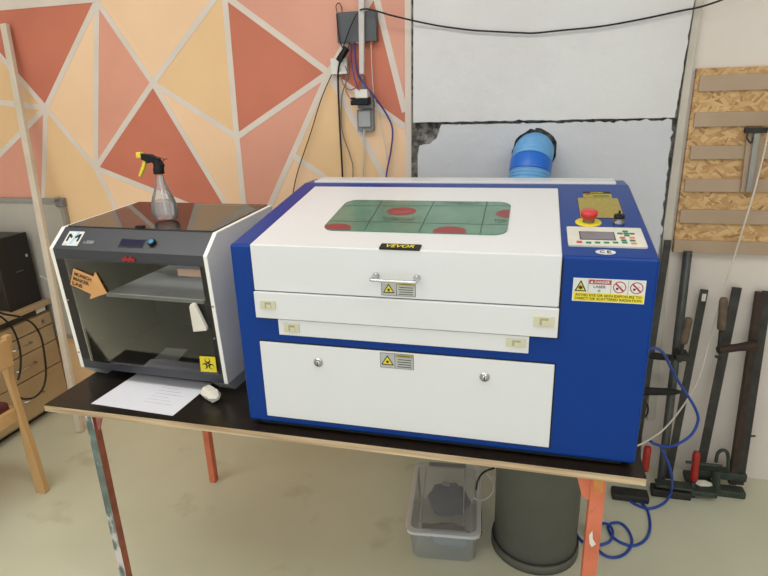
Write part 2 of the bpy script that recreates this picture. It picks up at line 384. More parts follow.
# ---- slabs on the wall behind the cutter
ra = lambda pts, e, s, amp=.0025: ragged([FW.px(*p, h=.035) for p in pts], .018, amp, s, e)
MB().prism(FW, [FW.px(*p) for p in ((411.5, -120), (722, -130), (697, 0), (673, 150), (648, 330), (640, 470), (412, 440))], .0, .004, mortar).build('mortar_backing', wall, label='dark crumbling mortar in the joints')
MB().prism(FW, ra(((413, 122.9), (675, 117.6), (695, 0), (714, -120), (413.5, -120)), (0, 1), 3), .002, .035, slab_m).build('concrete_slab', wall, bevel=.002, label='upper rough white painted slab')
lo = MB()
hc = Vector((.729, 1.386)); hr = .087
bl = [FW.px(*p, h=.035) for p in ((430, 144), (437, 137), (441, 124.8), (533, 123.6), (672, 119.9))]
rnd = random.Random(5)
def arc(a0, a1, n=14): return [(hc.x+(hr+rnd.uniform(-.006, .006))*math.cos(math.radians(a0+(a1-a0)*k/n)), hc.y+(hr+rnd.uniform(-.006, .006))*math.sin(math.radians(a0+(a1-a0)*k/n))) for k in range(n+1)]
L0 = FW.px(414.5, 150, h=.035); zt_ = FW.px(533, 123.6, h=.035)[1]
left = ragged([(hc.x, zt_), bl[2], bl[1], bl[0], FW.px(419, 146, h=.035), FW.px(417.5, 158, h=.035)], .012, .0028, 7, (0, 1, 2, 3, 4))
left += [(FW.px(417, 175, h=.035)[0], .0), (hc.x, .0)] + arc(270, 90)
lo.prism(FW, left, .002, .033, slab2_m)
rb = [FW.px(*p, h=.035) for p in ((672, 119.9), (670, 150), (654, 290), (636, 440))]
right = [(hc.x, 0)]+[(rb[3][0], 0)]+ragged([rb[3], rb[2], rb[1], rb[0], (hc.x, zt_)], .014, .0045, 9, (1, 2, 3)) + arc(90, -90)
lo.prism(FW, right, .002, .033, slab2_m)
lo.build('concrete_slab', wall, label='lower bluish white slab with a broken corner and a hole for the hose')
bt = MB(); q = [FW.px(*p, h=.03) for p in ((700, 30), (707, 30), (668, 330), (659, 330))]
bt.prism(FW, [FW.px(*p, h=.02) for p in ((703, -50), (711, -50), (690, 90), (673, 225), (655, 420), (647, 420), (664, 225), (682, 90))], .0, .02, batten_m)
bt.build('trim_1', kind='structure', bevel=.002)
# ================================================================= TABLE
F_T = Frame((0, 0, TZ), X, Y)
tx0, tx1, ty0, ty1 = -.674, 1.022, -.028, .672
table = thing('work_table', 'long dark-topped plywood table on painted steel trestle legs under both machines', 'table', (.17, .32, 0))
MB().box((tx0, ty0, TZ-.0015), (tx1, ty1, TZ), tabtop).box((tx0, ty0, TZ-.021), (tx1, ty1, TZ-.0015), ply).build('table_top', table)
FF = Frame((0, 0, TZ), X, Z, -Y)
def leg(x, y, s, m1, m2, name='leg', lab=None, sy=None):
    sy = sy or s; b = MB(); h = TZ-.021
    V = [(x, y, 0), (x+s, y, 0), (x+s, y+sy, 0), (x, y+sy, 0), (x, y, h), (x+s, y, h), (x+s, y+sy, h), (x, y+sy, h)]
    b.add(V, [(0, 1, 5, 4), (2, 3, 7, 6), (3, 0, 4, 7), (0, 3, 2, 1), (4, 5, 6, 7)], m1); b.add(V, [(1, 2, 6, 5)], m2)
    return b.build(name, table, label=lab)
l1 = leg(-.548, -.012, .026, greenleg, brownleg, lab='paint-stained grey-green leg with a rust-brown side', sy=.026)
MB().prism(Frame((0, -.0, 0), X, Z, -Y), [(-.575, .729), (-.49, .729), (-.515, .665), (-.548, .665)], -.004, 0, gusset_pink).build('gusset', l1)
l2 = leg(.905, -.012, .034, orange, orange, lab='bright orange leg with paint chips')
gb = MB().prism(Frame((0, -.008, 0), X, Z, -Y), [FF.px(575, 477)[0:1]+(.729,), (.906, .729), (.906, .655), (.888, .662)], -.003, 0, orange)
gb.build('gusset', l2)
MB().prism(Frame((0, -.0125, 0), X, Z, -Y), [(.911, .728), (.934, .728), (.934, .688), (.918, .676), (.911, .69)], 0, .001, yellowpaint).build('paint_patch', l2)
MB().prism(Frame((0, -.0125, 0), X, Z, -Y), [(.912, .555), (.919, .57), (.922, .545), (.930, .53), (.921, .52), (.915, .53)], 0, .0008, plw).build('paint_patch', l2)
leg(-.600, .625, .028, orange, orange)
leg(.992, .625, .028, orange, orange)
MB().box((.392, .5, TZ-.065), (.432, .62, TZ-.021), pinew).build('wooden_block', table)
MB().box((-.59, .625, TZ-.05), (1.0, .65, TZ-.0215), castdark).build('rail', table)
# ================================================================= LASER CUTTER
LG, LH, LH2, D1, D2 = .015, .5164, .5967, .5157, .6175
cut = thing('laser_cutter', 'large blue and white laser cutter with a green lid window, standing on the table', 'laser cutter', (.5, .31, TZ))
FX = Frame((0, 0, TZ), Y, Z, X)
prof = [(0, LG), (0, LH), (D1, LH2), (D2, LH2), (D2, LG)]
MB().prism(FX, prof, 0, 1, blue).build('body', cut, bevel=.007, seg=3)
fe = MB()
for x in (.05, .95):
    for y in (.06, .56): fe.lathe([(.02, 0), (.02, LG+.002)], (x, y, TZ), Z, black, 16)
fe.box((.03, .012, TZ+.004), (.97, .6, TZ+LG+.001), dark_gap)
fe.build('feet', cut)
sl = Vector((0, D1, LH2-LH)).normalized()
FS = Frame((0, 0, TZ+LH), X, sl); SL = math.hypot(D1, LH2-LH)
# lid: top plate and front plate
lid0, lid1 = .06, .802
e0 = .0; e1 = FS.px(440, 189.5)[1]
lid_pf = [(-.006, LH-.116), (-.006, LH+.004), (e1*sl.y, LH+e1*sl.z+.007), (e1*sl.y, LH+e1*sl.z), (.0, LH-.004), (.0, LH-.116)]
lid = MB().prism(FX, lid_pf, lid0, lid1, white).build('lid', cut, bevel=.003, seg=3)
TOPH = .0075
w0 = [FS.px(*p, h=TOPH) for p in ((321, 229.5), (509, 235.5), (509, 203), (341, 200.5))]
wx0 = w0[0][0]; wx1 = FS.px(509.5, 215, h=TOPH)[0]; wy0 = FS.px(400, 232, h=TOPH)[1]; wy1 = FS.px(420, 200.8, h=TOPH)[1]
win = MB(); rr = rrect(wx0, wy0, wx1, wy1, .035, 7); win.prism(FS, rr, TOPH-.004, TOPH+.0006, greenfilm)
from_h = TOPH+.0009
def clipr(poly):     # clip a polygon to the window rectangle with a small margin
    m = .001; out = poly; C_ = rrect(wx0+m, wy0+m, wx1-m, wy1-m, .034, 7)
    for k in range(len(C_)):
        p, q = C_[k-1], C_[k]; new = []
        if abs(p[0]-q[0])+abs(p[1]-q[1]) < 1e-7: continue
        sd = lambda v: (q[0]-p[0])*(v[1]-p[1])-(q[1]-p[1])*(v[0]-p[0])
        for i in range(len(out)):
            a, b = out[i-1], out[i]; da, db = sd(a), sd(b)
            if (da >= 0) != (db >= 0):
                t = da/(da-db); new.append((a[0]+(b[0]-a[0])*t, a[1]+(b[1]-a[1])*t))
            if db >= 0: new.append(b)
        out = new
    return out
def onwin(poly, m, h):
    p = clipr(poly)
    if len(p) > 2: win.prism(FS, p, TOPH, h, m)
def wpx(x, y): return FS.px(x, y, h=TOPH)
for x, y, rx in ((336.5, 227.5, .052), (401.5, 211.5, .052), (449.5, 231.5, .052), (512, 214, .052)):
    cx, cy = wpx(x, y)
    if y > 225 and x < 400: cy = wpx(x, 228.5)[1]
    onwin(circ(cx, cy, rx*.78, rx*.62, 32), filmred, from_h)
    if x in (401.5,):
        onwin([(cx-.028, cy-.002), (cx+.028, cy-.002), (cx+.028, cy+.001), (cx-.028, cy+.001)], filmred2, from_h+.0002)
        onwin([(cx-.02, cy-.011), (cx+.02, cy-.011), (cx+.02, cy-.009), (cx-.02, cy-.009)], filmred2, from_h+.0002)
for a, b in (((382, 201), (364, 231)), ((432, 205.5), (419, 232)), ((487, 203), (480, 234))):
    p, q = wpx(*a), wpx(*b); onwin([(p[0]-.0012, wy1), (q[0]-.0012, wy0), (q[0]+.0012, wy0), (p[0]+.0012, wy1)], filmdark, from_h)
for a, b in (((330, 221), (506, 225)), ((340, 206), (506, 206))):
    p, q = wpx(*a), wpx(*b); onwin([(wx0, p[1]-.0012), (wx1, q[1]-.0012), (wx1, q[1]+.0012), (wx0, p[1]+.0012)], filmdark, from_h)
def wtext(s_, x0, x1, y, hh):
    a0, b0 = wpx(x0, y); a1, _ = wpx(x1, y); win.text(FS, s_, (a0, b0-hh/2, a1, b0+hh/2), filmdark, from_h+.0002, bold=-.005)
wtext('TOPBRIGHT', 382, 415, 219.3, .027); wtext('TOPBRIGHT', 446, 479, 203.4, .014)
wtext('TOPI', 494, 506.5, 221.5, .026)
win.build('window', lid, label='green protective-film window printed with red ovals')
bd = MB(); a = [FS.px(*p, h=TOPH) for p in ((379.3, 248.2), (419.8, 249.6), (421.3, 245), (381.5, 243.6))]
bx0, bx1 = (a[0][0]+a[3][0])/2, (a[1][0]+a[2][0])/2; by0, by1 = (a[0][1]+a[1][1])/2, (a[2][1]+a[3][1])/2
bd.fbox(FS, bx0, by0, bx1, by1, .004, TOPH+.0012, ink)
bd.text(FS, 'VEVOR', (bx0+.014, by0+.005, bx1-.014, by1-.005), yel, TOPH+.0016, bold=.012, shear=.2)
bd.build('badge', lid, label='black badge reading VEVOR in yellow')
def FFh(y): return Frame((0, y, TZ), X, Z, -Y)
def small_label(parent, x0, y0, x1, y1, yy, name):
    F = FFh(yy); a0, b1 = F.px(x0, y0); a1, b0 = F.px(x1, y1); w_, h_ = a1-a0, b1-b0; b = MB()
    b.fbox(F, a0, b0, a1, b1, 0, .0006, ink); b.fbox(F, a0+.001, b0+.001, a1-.001, b1-.001, 0, .0009, label_g)
    m = a0+w_*.44; b.fbox(F, m, b0, m+.001, b1, 0, .0011, ink)
    cx = a0+w_*.22; t = h_*.40
    b.prism(F, [(cx-t, b0+h_*.2), (cx+t, b0+h_*.2), (cx, b0+h_*.86)], 0, .0012, ink)
    b.prism(F, [(cx-t*.74, b0+h_*.27), (cx+t*.74, b0+h_*.27), (cx, b0+h_*.74)], 0, .0015, yel)
    b.prism(F, [(cx+(.16 if k % 2 else .32)*t*math.cos(k*math.pi/6), b0+h_*.42+(.16 if k % 2 else .32)*t*math.sin(k*math.pi/6)) for k in range(12)], 0, .0018, ink)
    b.fbox(F, m+.003, b0+h_*.78, a1-.002, b1-.002, 0, .0012, olive)
    for k in range(4):
        yb = b0+h_*(.12+k*.16); b.fbox(F, m+.006+.002*(k % 2), yb, a1-.006, yb+h_*.045, 0, .0012, ink)
    b.text(F, 'WARNING', (m+.01, b0+h_*.815, a1-.01, b1-.0035), ink, .0015)
    return b.build(name, parent, label='small silver laser warning label')
small_label(lid, 381.1, 281, 415.6, 297, -.0062, 'warning_label')
hd = MB(); Fh = FFh(-.006)
pa = Fh.px(376.4, 275.5); pb = Fh.px(417.3, 277.8)
ha = Vector((pa[0], -.006, TZ+pa[1])); hb = Vector((pb[0], -.006, TZ+pb[1]))
for p in (ha, hb):
    hd.lathe([(.0085, 0), (.0085, .003), (.006, .006), (.0048, .008), (.0048, .03)], p, -Y, chrome, 16)
hd.tube([ha+Vector((-.004, -.008, 0)), ha+Vector((-.004, -.032, -.0)), ha+Vector((.006, -.037, 0)), hb+Vector((-.006, -.037, 0)), hb+Vector((.004, -.032, 0)), hb+Vector((.004, -.008, 0))], .0038, chrome, 10, 5)
hd.build('handle', lid, label='chrome bow handle')
# front panels
def front_panel(px0, pz0, px1, pz1, name, y=-.006, lab=None):
    return MB().box((px0, y, TZ+pz0), (px1, 0.0, TZ+pz1), white).build(name, cut, bevel=.0015, label=lab)
fp1 = front_panel(.060, .3285, .803, .3985, 'front_panel', -.012, 'wider white flap under the lid')
fp2 = front_panel(.1185, .2835, .742, .3262, 'front_panel', -.008, 'narrow white pass-through flap')
fd = front_panel(.059, .038, .802, .2585, 'door', -.006, 'large lower white door')
MB().box((.0565, -.0008, TZ+.034), (.8055, -.0002, TZ+.2615), dark_gap).box((.0575, -.0008, TZ+.322), (.806, -.0002, TZ+LH-.001), dark_gap).build('panel_gap', cut)
def latch(parent, x0, y0, x1, y1, yy):
    F = FFh(yy); a0, b1 = F.px(x0, y0); a1, b0 = F.px(x1, y1); w_, h_ = a1-a0, b1-b0
    b = MB().fbox(F, a0, b0, a1, b1, -.001, .0025, beige); b.fbox(F, a0+w_*.3, b0+h_*.16, a0+w_*.72, b1-h_*.16, 0, .003, beige2)
    b.fbox(F, a0+w_*.42, b0+h_*.16, a0+w_*.72, b0+h_*.6, 0, .0042, beige)
    return b.build('latch', parent, label='beige spring latch')
latch(fp1, 260.2, 300.3, 276, 309.7, -.012); latch(fp1, 533.7, 315.8, 553.8, 327, -.012)
latch(fp2, 284, 323, 299.8, 332.7, -.008); latch(fp2, 506.3, 338, 526, 347.6, -.008)
for x, y in ((318.4, 362.3), (484.6, 376.9)):
    a_, b_ = FFh(-.006).px(x, y); o = Vector((a_, -.006, TZ+b_)); lk = MB()
    lk.lathe([(.0125, 0), (.0125, .002), (.0105, .004), (.0085, .0045), (.008, .0075), (.001, .008)], o, -Y, chrome, 24)
    lk.box(o+Vector((-.0012, -.0085, -.005)), o+Vector((.0012, -.008, .005)), ink)
    lk.build('lock', fd, label='round chrome cam lock')
small_label(fd, 380, 352.3, 413.8, 370, -.006, 'warning_label')
# rear white cover strip
FTp = Frame((0, 0, TZ+LH2), X, Y)
r0 = FTp.px(313.5, 183.3)[0]; r1 = FTp.px(616.5, 184.5)[0]
MB().box((r0-.004, D1+.012, TZ+LH2-.01), (r1, D2+.0, TZ+LH2+.006), white).build('rear_cover', cut, bevel=.002, label='narrow white cover strip along the back')
# control cabinet top
def spx(x, y, h=0): return FS.px(x, y, h)
def quad_rect(F, pts, h=0):
    q_ = [F.px(*p, h=h) for p in pts]; xs = [p[0] for p in q_]; ys = [p[1] for p in q_]
    # pts: TL TR BR BL
    return (xs[0]+xs[3])/2, (ys[2]+ys[3])/2, (xs[1]+xs[2])/2, (ys[0]+ys[1])/2
cp = quad_rect(FS, ((566.3, 228.3), (640, 229.2), (647.9, 248.4), (568.5, 247)))
kp = MB().prism(FS, rrect(cp[0], cp[1], cp[2], cp[3], .004, 3), 0, .004, panelw)
s4 = quad_rect(FS, ((579.8, 231.7), (613.4, 232.4), (614.7, 239.8), (581, 239.5)), .004)
keypad = kp.build('keypad', cut, label='ivory control keypad')
MB().fbox(FS, s4[0]-.002, s4[1]-.002, s4[2]+.002, s4[3]+.002, .003, .0045, ink).fbox(FS, *s4, .004, .005, lcd).build('screen', keypad, label='grey liquid crystal screen')
ks = MB()
def key(x, y, m, w_=.0115, h_=.0085):
    a_, b_ = spx(560+x/7.68, 220+y/7.68, .004); ks.prism(FS, rrect(a_-w_/2, b_-h_/2, a_+w_/2, b_+h_/2, .0015, 2), .003, .0052, m)
for x in (220, 288, 357, 427, 497): key(x, 175, keyg)
for x, y in ((500, 89), (460, 105), (552, 107), (513, 121), (490, 158), (558, 160), (507, 105)): key(x, y, keyg)
key(148, 170, keyr, .012, .011); key(480, 138, keyr); key(555, 138, keyo); key(568, 182, keyo)
ks.build('keys', keypad)
em = MB(); a_, b_ = spx(588.3, 222.5); o = FS.pt(a_, b_)
em.lathe([(.031, 0), (.031, .0015), (.022, .0018)], o, FS.uz, yel, 32)
em.lathe([(.014, 0), (.014, .012)], o, FS.uz, steel, 20)
em.lathe([(.0135, .010), (.0165, .013), (.020, .022), (.0205, .027), (.0185, .0305), (.001, .0315)], o, FS.uz, redp, 28)
em.build('emergency_button', cut, label='red mushroom stop button on a yellow disc')
kw = MB(); a_, b_ = spx(618.5, 223); o = FS.pt(a_, b_)
kw.lathe([(.0135, 0), (.0135, .004), (.0115, .005), (.0115, .014)], o, FS.uz, steel, 24); kw.lathe([(.0125, .014), (.0125, .021), (.001, .0215)], o, FS.uz, black, 24)
kw.box(o+Vector((-.002, -.006, .024)), o+Vector((.002, .006, .03)), black)
kw.build('key_switch', cut, label='black and steel key switch')
g4 = quad_rect(FS, ((577.5, 198.2), (617.7, 198.5), (624.4, 218.8), (580.5, 217.5)))
gp = MB().fbox(FS, *g4, 0, .0012, gold).fbox(FS, g4[0]-.0012, g4[1]-.0012, g4[2]+.0012, g4[3]+.0012, 0, .0006, castdark)
for k in range(9):
    yy = g4[1]+(g4[3]-g4[1])*(.1+k*.095); gp.fbox(FS, g4[0]+.008, yy, g4[2]-.01-.012*(k % 3), yy+.0012, 0, .0014, olive)
gp.build('specification_plate', cut, label='gold specification plate')
y4 = quad_rect(FS, ((583.5, 192), (610.3, 192.3), (612, 197.8), (582.5, 197.8)))
wl = MB().fbox(FS, *y4, 0, .001, olive); hh = y4[3]-y4[1]
wl.fbox(FS, y4[0], y4[3]-hh*.34, y4[2], y4[3], 0, .0013, ink)
wl.text(FS, 'WARNING', (y4[0]+.02, y4[3]-hh*.29, y4[2]-.02, y4[3]-hh*.07), yel, .0017)
wl.prism(FS, [(y4[0]+.004, y4[3]-hh*.62), (y4[0]+.02, y4[3]-hh*.62), (y4[0]+.012, y4[3]-hh*.38)], 0, .0014, redink)
for k in range(2): wl.fbox(FS, y4[0]+.025, y4[1]+hh*(.15+.2*k), y4[2]-.006, y4[1]+hh*(.21+.2*k), 0, .0013, ink)
wl.build('caution_sticker', cut)
ce = MB(); a_, b_ = spx(605.6, 252.3); rx = .021; ry = .0125
ce.prism(FS, circ(a_, b_, rx, ry, 32), 0, .0008, label_w)
ce.text(FS, 'C', (a_-.012, b_-.0075, a_-.002, b_+.0075), ink, .0012, bold=.02); ce.text(FS, 'E', (a_+.003, b_-.0075, a_+.012, b_+.0075), ink, .0012, bold=.02)
ce.build('ce_sticker', cut, label='white oval CE mark sticker')
# danger sticker
FB = FFh(0); d4 = quad_rect(FB, ((573.4, 278), (646.7, 280.2), (643.8, 304), (571.8, 300.7))); dg = MB()
dx0, dy0, dx1, dy1 = d4; DW, DH = dx1-dx0, dy1-dy0
def U(u, v): return (dx0+DW*u, dy0+DH*v)
def dr(u0, v0, u1, v1, m, h): dg.fbox(FB, *U(u0, v0), *U(u1, v1), 0, h, m)
dr(0, 0, 1, 1, label_w, .0008); dr(.015, .03, .985, .38, yel, .0011)
for u in (.215, .53, .765): dr(u-.002, .38, u+.002, .96, ink, .0011)
dr(.225, .76, .525, .95, redink, .0011)
dg.text(FB, '⚠DANGER' if False else 'DANGER', (*U(.30, .80), *U(.51, .92)), label_w, .0015, bold=.02)
dg.prism(FB, [U(.24, .8), U(.285, .8), U(.262, .92)], 0, .0014, label_w)
dg.text(FB, 'LASER', (*U(.29, .6), *U(.46, .71)), ink, .0013, bold=.01); dg.text(FB, 'II', (*U(.355, .43), *U(.385, .54)), ink, .0013)
dg.text(FB, 'AVOID EYE OR SKIN EXPOSURE TO', (*U(.04, .225), *U(.96, .335)), ink, .0014, bold=.015)
dg.text(FB, 'DIRECT OR SCATTERED RADIATION', (*U(.04, .075), *U(.96, .185)), ink, .0014, bold=.015)
dg.prism(FB, [U(.025, .43), U(.195, .43), U(.11, .92)], 0, .0011, ink); dg.prism(FB, [U(.05, .475), U(.17, .475), U(.11, .82)], 0, .0014, yel)
cx, cy = U(.11, .6)
dg.prism(FB, [(cx+(.003 if k % 2 else .007)*math.cos(k*math.pi/8), cy+(.003 if k % 2 else .007)*math.sin(k*math.pi/8)) for k in range(16)], 0, .0017, ink)
for u in (.648, .88):
    cx, cy = U(u, .67); R_ = DH*.25
    dg.prism(FB, circ(cx, cy, R_), 0, .001, redink); dg.prism(FB, circ(cx, cy, R_*.84), 0, .0013, label_w)
    dg.prism(FB, circ(cx-R_*.35, cy-R_*.25, R_*.2), 0, .0015, ink)
    dg.prism(FB, [(cx-R_*.15, cy-R_*.1), (cx+R_*.5, cy+R_*.15), (cx+R_*.45, cy+R_*.35), (cx-R_*.2, cy+.0)], 0, .0015, greyink)
    k = R_*.62; t = R_*.09; dg.prism(FB, [(cx-k-t, cy+k-t), (cx+k-t, cy-k-t), (cx+k+t, cy-k+t), (cx-k+t, cy+k+t)], 0, .0018, redink)
dg.build('danger_sticker', cut, label='white and yellow sticker headed DANGER LASER')
# ================================================================= 3D PRINTER
o3 = Vector((-.69, .155, TZ)); ang = math.atan2(-.016, .55); ex = Vector((math.cos(ang), math.sin(ang), 0)); ey = Vector((-math.sin(ang), math.cos(ang), 0))
PWd = .55; pr = thing('enclosed_printer', 'black enclosed 3D printer with white side panels on the left end of the table', '3D printer', o3)
def PF(x0): return Frame(o3+ex*x0, ey, Z, ex)           # side-profile frame at local x0
pprof = [(0, .038), (-.023, .449), (.04, .502), (.39, .518), (.40, .30), (.40, .038)]
for x0, x1 in ((0, .013), (PWd-.013, PWd)):
    b = MB().prism(PF(0), pprof, x0, x1, printer_white); s_ = b.build('side_panel', pr, bevel=.001)
    s_['label'] = 'white hexagonal side panel'
for x0 in (.002, PWd-.06):
    MB().prism(PF(0), [(.003, .0378), (.042, .0), (.36, .0), (.40, .0378)], x0, x0+.058, label_g).build('foot', pr, label='grey bent sheet foot')
def pbox(b, x0, y0, z0, x1, y1, z1, m):
    F = Frame(o3, ex, ey); return b.prism(F, [(x0, y0), (x1, y0), (x1, y1), (x0, y1)], z0, z1, m)
bi = .0132; bo = PWd-.0132
bdm = MB()
pbox(bdm, bi, .005, .038, bo, .39, .05, printer_dark)
pbox(bdm, bi, .375, .05, bo, .39, .505, printer_dark)
pbox(bdm, bi, .02, .05, bi+.012, .375, .45, printer_dark); pbox(bdm, bo-.012, .02, .05, bo, .375, .45, printer_dark)
bdm.build('body', pr)
# front frames on the lower front plane
fdir = Vector((-.023, .411)).normalized()
FP = Frame(o3+Z*.038, ex, ey*fdir.x+Z*fdir.y)            # normal points to the front
if FP.uz.y > 0: FP.uz = -FP.uz
FL = math.hypot(.023, .411)
fdir2 = Vector((.063, .053)).normalized()
FU = Frame(o3+ey*(-.023)+Z*.449, ex, ey*fdir2.x+Z*fdir2.y)
if FU.uz.z < 0: FU.uz = -FU.uz
UL = math.hypot(.063, .053)
gx0 = FP.px(66, 262)[0]; gx1 = FP.px(206, 267)[0]; gtop = FP.px(130, 263)[1]; gbot = FP.px(150, 366)[1]
print('printer glass', gx0, gx1, gtop, gbot, FL)
gx0, gx1 = max(gx0, .03), min(gx1, PWd-.03)
fr = MB()
fr.fbox(FP, bi, 0, bo, gbot, -.012, -.001, printer_black); fr.fbox(FP, bi, gtop, bo, FL, -.012, -.001, printer_black)
fr.fbox(FU, bi, 0, bo, UL, -.012, -.001, printer_black)
fr.fbox(FP, bi, gbot, gx0, gtop, -.012, -.001, printer_dark); fr.fbox(FP, gx1, gbot, bo, gtop, -.012, -.001, printer_dark)
fascia = fr.build('front_frame', pr)
door = MB().fbox(FP, gx0-.003, gbot-.004, gx1+.004, gtop+.003, 0, .003, doorglass).build('glass_door', pr, label='smoked glass door')
for a_, b_ in (FP.px(212.8, 306.5), FP.px(214.5, 338.5), FP.px(68, 300), FP.px(79, 352)):
    MB().lathe([(.003, 0), (.003, .003), (.001, .0035)], FP.pt(a_, b_, -.001), FP.uz, steel, 10).build('screw', pr)
hp = [(140+x/4.43, 260+y/4.43) for x, y in ((222, 205), (227, 194), (237, 190), (247, 195), (298, 298), (298, 311), (240, 315))]
MB().prism(FP, [FP.px(*p, h=.01) for p in hp], .004, .016, piecew).build('door_handle', door, bevel=.002, label='white printed tapering pull')
# arrow sign
ar = [(50+x/5.76, 210+y/5.76) for x, y in ((135, 338), (250, 385), (260, 358), (327, 480), (228, 514), (238, 485), (117, 428))]
arr = MB().prism(FP, [FP.px(*p, h=.006) for p in ar], .004, .007, kraft)
pA, pB = Vector(FP.px(50+140/5.76, 210+350/5.76, h=.007)), Vector(FP.px(50+248/5.76, 210+392/5.76, h=.007))
th = math.atan2(pB.y-pA.y, pB.x-pA.x)
for st, p0, p1, p2 in (('MUNICH', (141, 376), (238, 414), (143, 352)), ('MAKER', (135, 402), (226, 437), (139, 380)), ('LAB', (130, 428), (188, 448), (134, 405))):
    q0, q1, q2 = [Vector(FP.px(50+x/5.76, 210+y/5.76, h=.007)) for x, y in (p0, p1, p2)]
    Fr_ = FP.turned(q0.x, q0.y, th); arr.text(Fr_, st, (0, .0005, (q1-q0).length, .0125), burnt, .0078, bold=.03)
arr.build('arrow_sign', pr, bevel=.0004, label='plywood arrow engraved MUNICH MAKER LAB')
# biohazard-like yellow sticker
by = [(140+x/4.43, 260+y/4.43) for x, y in ((263, 426), (332, 430), (341, 498), (270, 494))]
q_ = [FP.px(*p, h=.005) for p in by]; bs = MB().prism(FP, q_, .004, .005, yel)
cx = sum(p[0] for p in q_)/4; cy = sum(p[1] for p in q_)/4
for k in range(3):
    a0 = math.radians(90+120*k); px_, py_ = cx+.0125*math.cos(a0), cy+.0125*math.sin(a0)
    bs.prism(FP, circ(px_, py_, .0095), .004, .0055, ink); bs.prism(FP, circ(px_+.003*math.cos(a0), py_+.003*math.sin(a0), .0065), .004, .0059, yel)
bs.prism(FP, circ(cx, cy, .006), .004, .0063, ink); bs.prism(FP, circ(cx, cy, .0025), .004, .0066, yel)
bs.build('hazard_sticker', pr, label='yellow hazard sticker')
# red glyph sticker and fascia items
rs = MB(); a0, b1 = FP.px(123, 256.5); a1, b0 = FP.px(136, 261.5)
for k in range(5):
    u = a0+(a1-a0)*k/5; rs.fbox(FP, u, b0+(.003 if k % 2 else 0), u+(a1-a0)*.16, b1-(.0 if k % 2 else .004), 0, .005, redink)
rs.build('red_sticker', pr)
lg = MB(); q_ = [FU.px(*p) for p in ((68.5, 231), (83, 232), (79, 246.5), (63.5, 245))]
lx0, ly0, lx1, ly1 = (q_[0][0]+q_[3][0])/2, (q_[2][1]+q_[3][1])/2, (q_[1][0]+q_[2][0])/2, (q_[0][1]+q_[1][1])/2
ly0 = max(ly0, .008); ly1 = min(ly1, UL-.008); LW, LHh = lx1-lx0, ly1-ly0
def lu(u, v): return (lx0+LW*u, ly0+LHh*v)
def lp(pts, m, h): lg.prism(FU, [lu(*p) for p in pts], 0, h, m)
lp(((0, 0), (1, 0), (1, 1), (0, 1)), label_w, .0008); lp(((.42, .1), (.55, .1), (.72, .95), (.58, .95)), logo_b, .0011)
lp(((.05, .05), (.3, .05), (.3, .11), (.05, .11)), greyink, .0011)
lp(((.1, .3), (.22, .3), (.22, .62), (.36, .5), (.42, .62), (.22, .82), (.1, .82)), ink, .0013)
lp(((.9, .3), (.78, .3), (.78, .62), (.64, .5), (.56, .62), (.78, .82), (.9, .82)), ink, .0013)
lg.build('logo_plate', pr, label='white square logo plate with a black bracket M')
nm = MB(); a0, b0 = FU.px(83.5, 243.5); a1, b1 = FU.px(96, 237)
nm.text(FU, 'x', (a0-.002, b0, a0+.005, b0+.007), greyink, .001, bold=.01); nm.text(FU, '350', (a0+.008, b0, a1+.002, b0+.011), greyink, .001, bold=.01)
nm.build('model_lettering', pr)
ds = MB(); q_ = quad_rect(FU, ((121, 239.5), (143.6, 240.2), (143.2, 247), (119.8, 246.3)))
ds.fbox(FU, q_[0]-.003, q_[1]-.003, q_[2]+.003, q_[3]+.003, -.001, .0006, printer_dark).fbox(FU, *q_, 0, .001, lcdblue).build('display', pr, label='dark blue display')
a_, b_ = FU.px(152.5, 243.3); kb = MB().lathe([(.012, 0), (.012, .008), (.0105, .010), (.001, .0102)], FU.pt(a_, b_), FU.uz, black, 20)
kb.lathe([(.0085, .0102), (.0085, .0108), (.001, .011)], FU.pt(a_, b_), FU.uz, knobblue, 20); kb.build('knob', pr, label='round knob with a blue cap')
# top: frame and glass
tdir = Vector((.35, .016)).normalized(); FTP = Frame(o3+ey*.04+Z*.502, ex, ey*tdir.x+Z*tdir.y); TL = math.hypot(.35, .016)
tp = MB()
for r_ in ((bi, 0, bo, .016), (bi, TL-.012, bo, TL), (bi, .016, bi+.012, TL-.012), (bo-.012, .016, bo, TL-.012)): tp.fbox(FTP, *r_, -.01, -.001, printer_black)
tp.build('top_frame', pr)
MB().fbox(FTP, bi+.004, .008, bo-.004, TL-.002, -.001, .003, topglass).build('top_glass', pr, label='reflective smoked glass lid')
q0 = FTP.px(139.5, 226.8, h=.003); q1 = FTP.px(154, 224.2, h=.003)
MB().fbox(FTP, q0[0], .002, q1[0], .018, .003, .011, black).build('lid_tab', pr, bevel=.002)
# interior
ins = MB(); Ft = Frame(o3, ex, ey)
zb = .30
FI = Frame(o3+Z*zb, ex, ey); pl = [FI.px(*p) for p in ((106, 293), (205, 299.5))]
yb = max(.02, (pl[0][1]+pl[1][1])/2)
print('bed', pl)
plr = min(pl[1][0], bo-.014)
ins.fbox(FI, pl[0][0], yb, plr, .34, -.006, 0, bed_m); ins.fbox(FI, pl[0][0], yb-.004, plr, yb+.004, -.012, -.002, steel)
ins.build('build_plate', pr, label='pale grey build plate seen through the door')
FI2 = Frame(o3+Z*.051, ex, ey); q_ = [FI2.px(*p) for p in ((153.5, 359.5), (177.5, 361), (187.9, 349.5), (166, 348))]
MB().prism(FI2, q_, 0, .001, label_g).build('data_plate', pr)
pi_ = MB(); Fv = Frame(o3+ey*.05, ex, Z, -ey); a0, b1 = Fv.px(177.5, 268.5); a1, b0 = Fv.px(201.3, 276.8)
pi_.fbox(Fv, a0, b0, a1, b1, 0, .002, mat('peach_sticker', (228, 186, 160), .6)).build('inner_sticker', pr)
